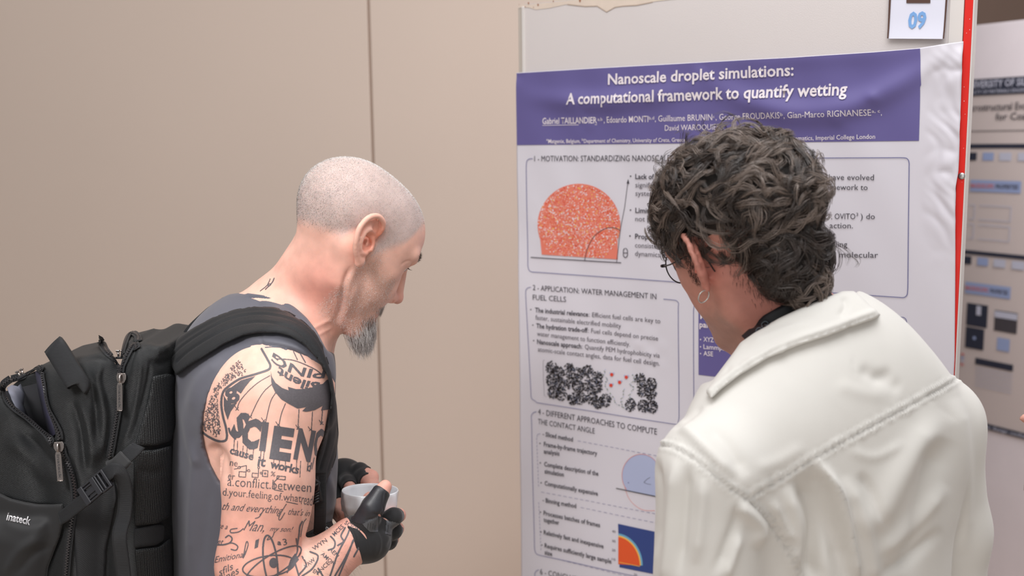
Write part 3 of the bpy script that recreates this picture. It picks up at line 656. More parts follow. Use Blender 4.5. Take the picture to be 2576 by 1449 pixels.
def band(mb, Pn, Nn, width, th=.0015, smooth=2, nw=4, bulge=0):
    """solid webbing along a draped path"""
    Pn = Pn.copy(); Nn = Nn.copy()
    for _ in range(smooth): Pn[1:-1] = (Pn[:-2]+2*Pn[1:-1]+Pn[2:])/4; Nn[1:-1] = (Nn[:-2]+2*Nn[1:-1]+Nn[2:])/4
    Nn /= np.linalg.norm(Nn, axis=1)[:, None]; T = np.gradient(Pn, axis=0); T /= np.linalg.norm(T, axis=1)[:, None]+1e-9; Bn = np.cross(T, Nn); Bn /= np.linalg.norm(Bn, axis=1)[:, None]+1e-9
    wd = np.broadcast_to(np.asarray(width, float), (len(Pn),))
    s_ = np.linspace(-1, 1, nw+1); top = [Pn+Bn*(wd*.5*s)[:, None]+Nn*(th+bulge*(1-s*s)) for s in s_]; bot = [Pn+Bn*(wd*.5*s)[:, None]-Nn*th*.3 for s in s_[::-1]]
    G = np.stack(top+bot, 1); I = mb.grid(G, True); k = nw+1
    for r in (0, -1):
        for j in range(nw): mb.f4.append(np.array([[I[r, j], I[r, j+1], I[r, 2*k-2-j], I[r, 2*k-1-j]]]))
    return mb
# ---------------------------------------------------------------- a head in its own frame (x forward, y to its left, z up)
class Frame:
    def __init__(s, o, yaw, pitch, roll=0, k=1.0):
        Rm = Matrix.Rotation(math.radians(yaw), 3, 'Z') @ Matrix.Rotation(math.radians(pitch), 3, 'Y') @ Matrix.Rotation(math.radians(roll), 3, 'X'); s.R = Rm; s.o = Vector(o); s.k = k
        s.A = [Rm @ Vector(v) for v in ((1,0,0),(0,1,0),(0,0,1))]
    def p(s, x, y, z): return s.o+s.R @ (Vector((x, y, z))*s.k)
    def el(s, x, y, z, rx, ry, rz, ry_=None, tilt=0):
        A = s.A
        if tilt: c, n = math.cos(math.radians(tilt)), math.sin(math.radians(tilt)); A = [A[0]*c+A[2]*n, A[1], A[2]*c-A[0]*n]
        return El(s.p(x, y, z), (rx*s.k, ry*s.k, rz*s.k), A)
    def rc(s, a, b, r1, r2, ax=None, sq=1): return Rc(s.p(*a), s.p(*b), r1*s.k, r2*s.k, None if ax is None else s.R @ Vector(ax), sq)
    def loc(s, V): return (np.asarray(V)-np.array(s.o)) @ np.array(s.R)/s.k
def head_sdf(F, f, ears=(1, -1), lip=1):
    A = f.add
    A_ = lambda p, k=.012: A(p, k)
    A_(F.el(-.006, 0, .038, .096, .0755, .0665), 0); A_(F.el(-.030, 0, .028, .070, .071, .070), .03); A_(F.el(.022, 0, .038, .068, .063, .060), .02)
    A_(F.el(.045, 0, .030, .050, .060, .046), .02)
    for s in (1, -1): A_(F.el(.035, .030*s, .0, .055, .036, .048), .02)
    A_(F.rc((.040, 0, -.025), (.062, 0, -.088), .046, .032), .02)
    for s in (1, -1):
        A_(F.rc((.0, .052*s, -.022), (.012, .046*s, -.066), .024, .018), .02); A_(F.rc((.012, .044*s, -.068), (.078, .014*s, -.112), .016, .013), .02)
        A_(F.rc((.012, .056*s, -.008), (.060, .044*s, -.022), .016, .016), .018)
        A_(F.el(.050, .034*s, -.055, .032, .022, .034), .02)
        A_(F.rc((.0945, .010*s, .020), (.082, .042*s, .0225), .0100, .0100), .012)
    A_(F.el(.086, 0, -.114, .018, .022, .016), .014); A_(F.el(.079, 0, -.080, .020, .030, .028), .018)
    A_(F.el(.012, 0, -.075, .050, .040, .022), .03)
    for s in (1, -1): f.cut(F.el(.101, .033*s, .003, .022, .019, .0125), .012)
    for s in (1, -1):                                           # eyelids
        A_(F.el(.0765, .0325*s, .0025, .0148, .0150, .0138), .005); A_(F.rc((.088, .020*s, .0085), (.082, .046*s, .007), .004, .004), .006)
        f.cut(F.el(.0905, .033*s, -.0005, .0080, .0120, .0040), .002)
    A_(F.rc((.089, 0, .012), (.1095, 0, -.036), .0078, .0088), .008); A_(F.el(.1120, 0, -.0420, .0105, .0095, .0095), .006)
    for s in (1, -1):
        A_(F.el(.1010, .0120*s, -.0465, .0105, .0068, .0082), .006); f.cut(F.el(.1025, .0080*s, -.0555, .0062, .0038, .0060), .002); f.cut(F.el(.1030, .0170*s, -.0500, .0042, .0042, .0034), .0015)
    for s in (1, -1): A_(F.el(.074, .021*s, -.040, .024, .020, .030), .016)
    A_(F.rc((.093, 0, -.056), (.094, 0, -.070), .007, .007), .008)
    for s in (1, -1):
        A_(F.rc((.0965, .003*s, -.0770), (.081, .022*s, -.0810), .0056, .003), .004); A_(F.rc((.0945, .006*s, -.0880), (.081, .020*s, -.0835), .0062, .003), .004)
    f.cut(F.rc((.1025, .010, -.0828), (.1025, -.010, -.0828), .0020, .0020), .003)
    return f
def ear_sdf(F, f, s, k=1.0, tilt=0, y0=.0755, flare=26, x0=-.006, z0=.004):
    """ear: helix, antihelix, tragus, lobe; built from curved tubes round a shallow bowl"""
    R = F.R @ Matrix.Rotation(math.radians(-flare*s), 3, 'Z') @ Matrix.Rotation(math.radians(tilt), 3, 'Y'); o = F.p(x0, y0*s, z0); k = k*F.k
    p = lambda x, y, z: o+R @ (Vector((x, y*s, z))*k)
    A = [R @ Vector(v) for v in ((1,0,0),(0,1,0),(0,0,1))]
    f.add(El(p(-.012, .006, .0), (.0150*k, .0040*k, .027*k), A), .003); f.add(El(p(-.005, .0035, .017), (.0125*k, .0035*k, .014*k), A), .003)   # base plates
    hel = catmull([(.004, .003, .006), (.0085, .006, .018), (.004, .0085, .029), (-.008, .010, .0335), (-.020, .0115, .028), (-.0275, .0125, .014), (-.0270, .0125, -.002), (-.0215, .0110, -.016), (-.0140, .0095, -.025)], 4)
    rr = np.interp(np.arange(len(hel)), [0, len(hel)*.3, len(hel)*.75, len(hel)], [.0028, .0036, .0036, .0032])
    for i in range(len(hel)-1): f.add(Rc(p(*hel[i]), p(*hel[i+1]), rr[i]*k, rr[i+1]*k), .0012)
    f.add(El(p(-.0085, .008, -.0285), (.0072*k, .0045*k, .0085*k), A), .005)                                       # lobe
    anh = catmull([(-.004, .0085, .0165), (-.013, .0095, .0140), (-.0185, .0105, .004), (-.0175, .0105, -.008), (-.0115, .0100, -.0165)], 4)
    for i in range(len(anh)-1): f.add(Rc(p(*anh[i]), p(*anh[i+1]), .0030*k, .0030*k), .002)
    f.add(Rc(p(.0020, .004, -.001), p(.0005, .0085, -.010), .0040*k, .0036*k), .004); f.add(Rc(p(-.004, .008, -.0165), p(-.0105, .0095, -.0175), .0030*k, .0030*k), .003)
    f.cut(El(p(-.0085, .0095, -.0035), (.0072*k, .0085*k, .0105*k), A), .002); f.cut(El(p(-.0035, .004, -.004), (.0035*k, .010*k, .0045*k), A), .002)
    f.cut(El(p(-.003, .0115, .020), (.0065*k, .0055*k, .0070*k), A), .002); f.cut(El(p(-.0065, .0110, .0075), (.0085*k, .0050*k, .0035*k), A), .002)
    return f
# ================================================================ MAN WITH SHAVED HEAD
m_skin = mat('skin', (.6, .4, .3, 1), .48, noise=.10, nscale=55, bump=.22, bscale=900, sss=.18, attr='tint', spec=.4, dist=.0006)
ear1 = P(921, 604, 1.497)
H1 = Frame(ear1-Vector((.384, -.923, 0))*.078, 22, 36, 0, 1.0)
lo = (P(385, 724, 1.6).x-.03, 1.22, P(700, 1449, 1.6).z-.22); hi = (P(1075, 724, 1.6).x+.02, 1.98, P(900, 395, 1.55).z+.03)
zn = P(800, 860, 1.6).z
body1_z = dict([(2, [(zn, 9, .0019), (lo[2], lo[2]+.12, .006)])])
f = Field(lo, hi, .0033, {0: [(P(735, 600, 1.6).x-.01, 9, .0022)], 1: [(1.38, 1.72, .0024)], 2: [(zn, 9, .0019)]})
head_sdf(H1, f); ear_sdf(H1, f, -1, 1.14, -17, x0=.006, z0=.003, flare=18); ear_sdf(H1, f, 1, 1.0)
A = f.add
# neck
A(Rc(H1.p(-.022, 0, -.012), P(742, 765, 1.60), .050, .058), .025); A(Rc(P(742, 765, 1.6), P(715, 830, 1.60), .056, .066), .02); A(Rc(H1.p(.0, 0, -.035), P(760, 815, 1.60), .045, .055), .03)
A(Rc(H1.p(-.015, -.055, -.02), P(800, 850, 1.56), .014, .013), .02)
def torso1(A, g=0):
    L = Vector((-.32, .947, 0))                                   # towards his left
    Fw = Vector((.947, .32, 0)); AX = [Fw, L, Vector((0, 0, 1))]
    A(El(P(668, 915, 1.60), (.098, .150, .082), AX), .03, g)
    A(El(P(634, 1060, 1.60), (.110, .160, .20), AX), .05, g); A(El(P(644, 1180, 1.60), (.117, .145, .16), AX), .05, g)
    A(El(P(632, 1430, 1.60), (.116, .150, .24), AX), .05, g); A(El(P(630, 1800, 1.60), (.115, .165, .20), AX), .05, g)
    A(Rc(P(722, 800, 1.60), P(735, 925, 1.455), .052, .052), .035, g); A(Rc(P(722, 800, 1.60), P(700, 900, 1.76), .050, .055), .035, g)
    A(El(P(585, 965, 1.56), (.07, .11, .09), AX), .04, g)          # shoulder blade
    A(El(P(742, 1010, 1.52), (.05, .065, .08), AX), .03, g)         # chest muscle
    # deltoid and lat
    A(El(P(712, 985, 1.435), (.062, .052, .078)), .03, g); A(El(P(622, 1010, 1.47), (.062, .060, .085)), .04, g)
torso1(A)
A(Rc(P(690, 1010, 1.430), P(674, 1190, 1.400), .069, .0595), .045); A(Rc(P(672, 1190, 1.40), P(648, 1420, 1.375), .0585, .0535), .02); A(El(P(700, 1240, 1.385), (.045, .045, .085)), .02)
A(Rc(P(648, 1420, 1.375), P(650, 1560, 1.365), .0535, .045), .02)
A(Rc(P(660, 1530, 1.365), P(765, 1455, 1.385), .043, .046), .02); A(Rc(P(765, 1455, 1.385), P(882, 1362, 1.435), .045, .0315), .015)
# far arm
A(El(P(735, 985, 1.79), (.055, .05, .07)), .03); A(Rc(P(730, 985, 1.80), P(705, 1290, 1.84), .055, .045), .02); A(Rc(P(705, 1290, 1.84), P(835, 1225, 1.68), .045, .030), .02)
# right hand (fingers as separate chains)
WR = P(882, 1362, 1.435)
A(El(P(925, 1352, 1.445), (.032, .022, .036)), .015)
def fing(pts, rs, k=.004): 
    for i in range(len(pts)-1): A(Rc(P(*pts[i]), P(*pts[i+1]), rs[i], rs[i+1]), k)
HR = [([(915, 1325, 1.435), (938, 1275, 1.428), (958, 1240, 1.434), (969, 1224, 1.440)], [.020, .0150, .0118, .0098]),
      ([(945, 1330, 1.45), (990, 1300, 1.455), (1004, 1296, 1.49), (985, 1290, 1.53)], [.016, .0112, .0098, .0085]),
      ([(948, 1350, 1.455), (990, 1335, 1.47), (1000, 1330, 1.505), (970, 1322, 1.54)], [.016, .011, .0095, .0085]),
      ([(940, 1370, 1.455), (978, 1362, 1.475), (988, 1355, 1.505), (962, 1345, 1.53)], [.015, .0105, .009, .008]),
      ([(925, 1385, 1.45), (955, 1385, 1.475), (962, 1378, 1.50), (945, 1368, 1.525)], [.014, .009, .008, .0072])]
for a, b in HR: fing(a, b)
A(Rc(WR, P(925, 1352, 1.445), .030, .028), .012)
# left hand
HL = [([(880, 1200, 1.66), (915, 1200, 1.63), (935, 1222, 1.60), (925, 1255, 1.575)], [.018, .013, .0125, .0105]),
      ([(870, 1205, 1.66), (905, 1185, 1.645), (935, 1200, 1.63), (938, 1235, 1.61)], [.017, .012, .011, .009]),
      ([(850, 1220, 1.655), (852, 1250, 1.62), (858, 1280, 1.595), (868, 1296, 1.575)], [.016, .0105, .0100, .0088]),
      ([(848, 1230, 1.66), (845, 1262, 1.635), (848, 1292, 1.61), (860, 1312, 1.59)], [.015, .0100, .0095, .0082]),
      ([(865, 1200, 1.655), (875, 1215, 1.62), (885, 1238, 1.59), (892, 1262, 1.57)], [.014, .0105, .0100, .0085])]
for a, b in HL: fing(a, b)
A(El(P(865, 1205, 1.665), (.034, .026, .030)), .012)
S1 = Skin(*f.mesh()); S1.V = relax(S1.V, S1.Q, 1, .4); S1.upd()
# tendons, creases
S1.emboss([(905, 690), (880, 760), (850, 830), (815, 865)], 12, .0030); S1.emboss([(870, 700), (800, 780), (770, 830)], 26, -.0022)
S1.emboss([(884, 668), (868, 705), (858, 760), (845, 815)], 7, -.0035); S1.emboss([(898, 672), (878, 715), (868, 765)], 8, .0016); S1.emboss([(1008, 667), (1022, 657), (1036, 656)], 2.2, -.0012); S1.emboss([(1000, 700), (990, 725), (975, 748)], 5, -.0012); S1.emboss([(770, 838), (800, 820), (840, 800)], 5, .0016); S1.emboss([(782, 852), (810, 838), (838, 822)], 4, .0014)
S1.emboss([(752, 1392), (765, 1400), (775, 1420)], 7, -.004); S1.emboss([(525, 1120), (560, 1150), (570, 1230)], 14, -.006)
S1.upd()
# ---------------------------------------------------------------- colour of the skin itself
def ss(a, b, x): t = np.clip((x-a)/(b-a), 0, 1); return t*t*(3-2*t)
def mixc(c, d, m): return c*(1-m[:, None])+np.array(d)[None]*m[:, None]
h1 = H1.loc(S1.V); hx, hy, hz = h1.T; inhead = (np.linalg.norm(h1-np.array([0, 0, .0]), axis=1) < .17)
def scalp_mask(hx, hy, hz):
    zb = np.interp(hx, [-.10, -.06, -.03, -.008, .012, .022, .04, .055, .066], [-.032, -.020, -.012, .026, .020, -.012, .012, .030, .060])
    return ss(-.012, .014, hz-zb)*(1-ss(.062, .080, hx+.10*(.10-hz)*0+.25*np.maximum(0, .045-hz)*0))
def face_mask(hx, hy, hz):                                       # where the beard grows
    m = ss(.004, .018, hx)*ss(.014, -.012, hz-.25*(hx-.03)*(hx < .05)*0)*(1-ss(.034, .050, hx)*ss(-.034, -.012, hz))*(1-ss(.085, .10, hx+.35*(hz+.055)*(hz > -.055)))
    return m*ss(-.135, -.12, hz)
ns_ear = (np.linalg.norm((h1-np.array([-.004, 0, .004]))*np.array([1, 0, 1])/np.array([.028, 1, .040]), axis=1) < 1) & (np.abs(hy) > .081); sc1 = scalp_mask(hx, hy, hz)*inhead*~ns_ear; bd1 = face_mask(hx, hy, hz)*inhead*~ns_ear
n3 = lambda V, s, q=0: np.sin(V[:, 0]*s+q+2*np.sin(V[:, 2]*s*.7+q))*np.sin(V[:, 1]*s*.9+1.3*q)*np.cos(V[:, 2]*s*.8-q)
c1 = np.tile(np.array([.80, .47, .375]), (len(S1.V), 1))
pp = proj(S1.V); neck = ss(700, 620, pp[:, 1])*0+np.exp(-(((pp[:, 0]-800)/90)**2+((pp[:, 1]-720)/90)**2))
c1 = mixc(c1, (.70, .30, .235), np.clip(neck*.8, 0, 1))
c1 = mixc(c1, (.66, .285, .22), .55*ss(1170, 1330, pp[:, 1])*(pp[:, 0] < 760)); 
c1 = mixc(c1, (.72, .26, .17), .75*np.exp(-(np.linalg.norm((h1-np.array([.004, -.084, .003]))/np.array([.025, .010, .034]), axis=1))**2))
c1 = mixc(c1, (.60, .22, .17), .7*np.exp(-(np.linalg.norm((h1-np.array([.108, 0, -.044]))/np.array([.016, .02, .014]), axis=1))**2))
c1 = mixc(c1, (.52, .18, .17), .8*np.exp(-(np.linalg.norm((h1-np.array([.097, 0, -.0825]))/np.array([.012, .024, .009]), axis=1))**2))
c1 = mixc(c1, (.60, .36, .28), .4*bd1); c1 = mixc(c1, (.50, .42, .40), .80*sc1); c1 = mixc(c1, (.75, .20, .10), .6*np.exp(-(np.linalg.norm((h1-np.array([.012, -.080, .018]))/np.array([.010, .010, .012]), axis=1))**2))
hands = ss(835, 860, pp[:, 0])*ss(1150, 1160, pp[:, 1]); c1 = mixc(c1, (.62, .24, .19), .45*hands)
c1 = c1*(1+.05*n3(S1.V, 60)[:, None])
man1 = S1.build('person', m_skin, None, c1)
tag(man1, 'person with shaved head, grey goatee and tattooed arm in sleeveless shirt holding a cup', 'person')
# ---------------------------------------------------------------- short hairs
def samp(V, Q, wv, n):
    """n random points on the surface, weighted per vertex"""
    a = np.linalg.norm(np.cross(V[Q[:, 2]]-V[Q[:, 0]], V[Q[:, 3]]-V[Q[:, 1]]), axis=1)*.5*wv[Q].mean(1); c = np.cumsum(a); i = np.searchsorted(c, rng.random(n)*c[-1]); q = Q[np.clip(i, 0, len(Q)-1)]
    s, t = rng.random(n)[:, None], rng.random(n)[:, None]; return (V[q[:, 0]]*(1-s)+V[q[:, 1]]*s)*(1-t)+(V[q[:, 3]]*(1-s)+V[q[:, 2]]*s)*t, q
def spikes(name, Pt, D, L, r, m, parent):
    n = len(Pt); D = D/np.linalg.norm(D, axis=1)[:, None]; a = np.cross(D, rng.normal(size=(n, 3))); a /= np.linalg.norm(a, axis=1)[:, None]; b = np.cross(D, a); L = np.broadcast_to(L, (n,))[:, None]
    V = np.concatenate([Pt+r*(a*math.cos(t)+b*math.sin(t)) for t in (0, 2.09, 4.19)]+[Pt+D*L]); k = np.arange(n)
    o = mesh_np(name, V, np.concatenate([np.stack([k+i*n, k+((i+1) % 3)*n, k+3*n], 1) for i in range(3)]), m, parent); o['kind'] = 'stuff'; return o
def strands(name, paths, r, m, parent, sides=3):
    """paths (n, k, 3): tapering hairs"""
    Pn = np.asarray(paths); n, k, _ = Pn.shape; T = np.gradient(Pn, axis=1); T /= np.linalg.norm(T, axis=2)[..., None]+1e-9
    ref = rng.normal(size=(n, 1, 3)); a = np.cross(T, ref); a /= np.linalg.norm(a, axis=2)[..., None]+1e-9; b = np.cross(T, a)
    tp = (np.interp(np.linspace(0, 1, k), [0, .1, .6, 1], [.7, 1, .85, .12]))[None, :, None]*np.broadcast_to(np.asarray(r), (n,))[:, None, None]
    V = np.stack([Pn+tp*(a*math.cos(t)+b*math.sin(t)) for t in np.linspace(0, 2*math.pi, sides, endpoint=False)], 2); I = np.arange(n*k*sides).reshape(n, k, sides); J = np.roll(I, -1, 2)
    Q = np.stack([I[:, :-1], J[:, :-1], J[:, 1:], I[:, 1:]], -1).reshape(-1, 4); o = mesh_np(name, V.reshape(-1, 3), Q, m, parent); o['kind'] = 'stuff'; return o
m_hg = mat('grey_hair', hexc(222, 216, 214), .35, noise=.3, nscale=300); m_hd = mat('dark_short_hair', hexc(120, 106, 100), .4, noise=.3, nscale=300); m_hw = mat('white_hair', hexc(235, 232, 230), .3)
def flow(Pt, N, fr=H1, up=.55):
    h = fr.loc(Pt); d = np.stack([-.2-h[:, 0]*3, h[:, 1]*4, -.5+0*h[:, 0]], 1)@np.array(fr.R).T; d = d-N*(d*N).sum(1)[:, None]; d /= np.linalg.norm(d, axis=1)[:, None]+1e-9; return d*(1-up)+N*up+rng.normal(size=d.shape)*.12
hm = (np.linalg.norm(h1, axis=1) < .16)[S1.Q].all(1); Qh = S1.Q[hm]
for nm, wv, n, L, m in (('scalp_stubble', sc1, 17000, .0026, m_hg), ('scalp_stubble', sc1*(1+2*ss(-.02, -.09, hx)), 8000, .0026, m_hd), ('scalp_stubble', sc1*ss(.03, .10, hz+.5*np.maximum(-hx, 0)), 11000, .0028, m_hw), ('beard_stubble', bd1, 7600, .0032, m_hw), ('beard_stubble', bd1, 1500, .0026, m_hd)):
    Pt, q = samp(S1.V, Qh, wv, n); N = S1.N[q[:, 0]]; ok = H1.loc(Pt)[:, 1] < 9; spikes(nm, Pt-N*.0003, flow(Pt, N), L*rng.uniform(.6, 1.2, len(Pt)), .00016, m, man1)
# goatee: long loose hairs hanging from the chin
gw = np.exp(-(np.linalg.norm((h1-np.array([.092, 0, -.112]))/np.array([.013, .020, .013]), axis=1))**2)*(hx > .07)*inhead
def goat(n, mn, mx, m, r, wv=gw):
    Pt, q = samp(S1.V, Qh, wv, n); N = S1.N[q[:, 0]]; k = 7; t = np.linspace(0, 1, k)[None, :, None]; L = rng.uniform(mn, mx, n)[:, None, None]
    dn = np.array([.10, 0, -1.0])+rng.normal(size=(n, 3))*.10; c = np.array(P(915, 900, 1.56)); pull = (c-Pt)*.0; ph = rng.uniform(0, 6.28, (n, 1, 1)); wob = np.concatenate([np.sin(t*9+ph), np.cos(t*7+ph), 0*t+0*ph], 2)*.0018*t
    Pp = Pt[:, None]+N[:, None]*.006*(1-np.exp(-t*4))+dn[:, None]*L*t*1+wob+(np.array([c[0], c[1], 0])-np.array([1, 1, 0])*Pt)[:, None]*t*.42; return strands('goatee', Pp, r, m, man1)
goat(1300, .008, .029, m_hg, .00017); goat(500, .008, .026, m_hw, .00016); goat(700, .010, .029, m_hd, .00016)
mw = np.exp(-(np.linalg.norm((h1-np.array([.092, 0, -.070]))/np.array([.008, .022, .0045]), axis=1))**2)+.8*np.exp(-(np.linalg.norm((h1-np.array([.086, 0, -.097]))/np.array([.010, .024, .008]), axis=1))**2)
mw = mw*inhead*(hx > .06)
for m, n in ((m_hg, 700), (m_hd, 500)):
    Pt, q = samp(S1.V, Qh, mw, n); N = S1.N[q[:, 0]]; spikes('moustache', Pt-N*.0003, flow(Pt, N, up=.3)+np.array([.0, 0, -.6]), rng.uniform(.005, .010, n), .00018, m, man1)
# eyebrows, lashes, eyes
m_br = mat('eyebrow_hair', hexc(74, 58, 50), .5)
ew = np.zeros(len(S1.V))
for s in (1, -1): ew += np.exp(-(np.abs(hz-(.0245+.004*np.sin((np.abs(hy)-.012)*70)))/.0038)**4)*ss(.008, .013, np.abs(hy))*ss(.052, .040, np.abs(hy))*(hy*s > 0)
Pt, q = samp(S1.V, Qh, ew*inhead*(hx > .06), 430); N = S1.N[q[:, 0]]; sd = np.sign(H1.loc(Pt)[:, 1]); d = np.stack([0*sd-.25, sd, 0*sd+.35], 1)@np.array(H1.R).T
spikes('eyebrow', Pt-N*.0003, d*.9+N*.55+rng.normal(size=d.shape)*.18, rng.uniform(.004, .0075, len(Pt)), .00016, m_br, man1)
m_eye = mat('eye_white', hexc(232, 222, 216), .15, coat=.6); m_iris = mat('iris', hexc(92, 104, 108), .1, coat=.8); m_pup = mat('pupil', (.01, .01, .01, 1), .1)
def ball(name, c, r, m, parent, n=20, dirv=None, cap=None):
    mb = MB(); ax = (dirv or Vector((0, 0, 1))).normalized(); a = ax.orthogonal().normalized(); b = ax.cross(a); mx = cap or math.pi
    G = [[tuple(Vector(c)+(ax*math.cos(u)+(a*math.cos(v)+b*math.sin(v))*math.sin(u))*r) for v in np.linspace(0, 2*math.pi, n, endpoint=False)] for u in np.linspace(.001, mx, n)]
    mb.grid(G, True); return mb.build(name, m, parent, True)
for s in (1, -1):
    c = H1.p(.0775, .0325*s, .0020); gz = (H1.A[0]*1+Vector((0, 0, -.25))).normalized(); e = ball('eye', c, .0125, m_eye, man1); ball('iris', c, .0127, m_iris, e, 20, gz, .48); ball('pupil', c, .01275, m_pup, e, 16, gz, .2)
lp = []; 
for s in (1, -1):
    for t in np.linspace(-1, 1, 34):
        a = H1.p(.0905-.006*t*t, (.0325+.0125*t)*s, .0045-.002*t*t); d = H1.A[0]*.9+H1.A[1]*(.35*t*s)+H1.A[2]*(-.35); k = np.linspace(0, 1, 5)
        lp.append([tuple(a+d*.008*q+H1.A[2]*(.003*q*q)) for q in k])
strands('eyelashes', lp, .00012, m_br, man1)
# arm hair on the forearm
fw = ss(760, 800, pp[:, 0])*ss(1290, 1310, pp[:, 1])*(pp[:, 0] < 905)*(S1.V[:, 1] < 1.5); Pt, q = samp(S1.V, S1.Q[(fw > .01)[S1.Q].all(1)], fw, 500); N = S1.N[q[:, 0]]
Pk = []; t = np.linspace(0, 1, 4)[None, :, None]; d = np.tile(np.array([.5, .1, -.7]), (500, 1))+rng.normal(size=(500, 3))*.35; Pk = Pt[:, None]+N[:, None]*.0035*t+d[:, None]*.009*t*t
strands('arm_hair', Pk, .00007, m_br, man1)
# ================================================================ SLEEVELESS SHIRT
m_sh = mat('grey_jersey', hexc(84, 84, 93), .62, noise=.04, nscale=30, bump=.15, bscale=1600, sheen=.15, dist=.0004)
fs = Field((lo[0]-.01, lo[1], lo[2]), (P(860, 724, 1.6).x+.03, hi[1], P(640, 700, 1.6).z), .0027)
def tors(fl, g): torso1(lambda p, k=.01, gg=0: fl.add(p, k, g))
tors(fs, .0060)
fs.add(Rc(P(742, 765, 1.60), P(715, 830, 1.60), .056, .066), .02, .0055)
fshell = fs.copy()
ARMH = [(655, 884), (625, 890), (590, 906), (562, 932), (542, 962), (524, 998), (512, 1040), (508, 1085), (513, 1125), (527, 1165), (545, 1200), (567, 1232), (600, 1262), (660, 1300), (800, 1440), (812, 1250), (828, 1150), (846, 1030), (838, 968), (824, 940), (800, 918), (768, 898), (735, 886), (700, 881)]
NECK = [(560, 736), (626, 738), (660, 742), (700, 750), (735, 768), (770, 800), (795, 833), (812, 866), (822, 884), (980, 900), (980, 560), (560, 560)]
fs.cut(Pv(ARMH, 1.15, 1.545), .006); fs.cut(Pv(NECK, 1.2, 2.1), .004)
SH = Skin(*fs.mesh()); SH.V = relax(SH.V, SH.Q, 3, .5); SH.upd()
# hems, seams and folds of the jersey
off = lambda path, d: [(a+d*nx_, b+d*ny_) for (a, b), (nx_, ny_) in zip(path, _nrm(path))]
def _nrm(p): p = np.array(p, float); t = np.gradient(p, axis=0); t /= np.linalg.norm(t, axis=1)[:, None]; return np.stack([-t[:, 1], t[:, 0]], 1)
hem = ARMH[:12]; 
SH.emboss(off(hem, -9), 2.5, -.0014, False, curve=True); SH.emboss(off(hem, -3), 5, .0012, False)
nk = NECK[1:9]; SH.emboss(off(nk, 10), 3, -.0014, False); SH.emboss(off(nk, 4), 6, .0015, False)
for pth, wd, h in (([(655, 745), (640, 790), (600, 830)], 14, -.002), ([(700, 770), (690, 800)], 10, .002), ([(560, 800), (530, 830), (480, 880)], 12, .003), ([(655, 885), (660, 860), (658, 835)], 3, -.0012),
                   ([(470, 930), (455, 1050), (450, 1250), (448, 1440)], 16, -.002), ([(500, 1100), (488, 1250), (480, 1449)], 14, .005), ([(530, 1200), (515, 1330), (505, 1449)], 12, -.002), ([(460, 1000), (480, 1120), (500, 1180)], 12, .004), ([(600, 850), (700, 862), (780, 890)], 8, .0025), ([(620, 868), (700, 870), (770, 892)], 4, -.002),
                   ([(820, 1180), (835, 1250), (822, 1300)], 9, .004), ([(560, 900), (500, 960), (470, 1050)], 14, .003), ([(610, 770), (660, 800), (720, 820)], 14, .002)): SH.emboss(pth, wd, h)
SH.upd(); SH.build('sleeveless_shirt', m_sh, man1)
# short standing collar tip at the nape
fc = Field(tuple(P(618, 770, 1.66)-Vector((0, .16, 0))), tuple(P(700, 705, 1.66)+Vector((0, .09, .01))), .0016)
fc.add(Rc(P(742, 765, 1.60), P(715, 830, 1.60), .056, .066), 0, .006); fc.add(El(P(668, 915, 1.60), (.098, .150, .082), [Vector((.947, .32, 0)), Vector((-.32, .947, 0)), Vector((0, 0, 1))]), .02, .006)
fc.keep(Pv([(628, 744), (631, 722), (637, 718), (643, 728), (655, 733), (690, 744), (700, 756), (660, 752), (640, 748)], 1.4, 1.8)); q_ = fc.mesh()
if len(q_[1]): mesh_np('collar_tip', q_[0], q_[1], m_sh, man1)
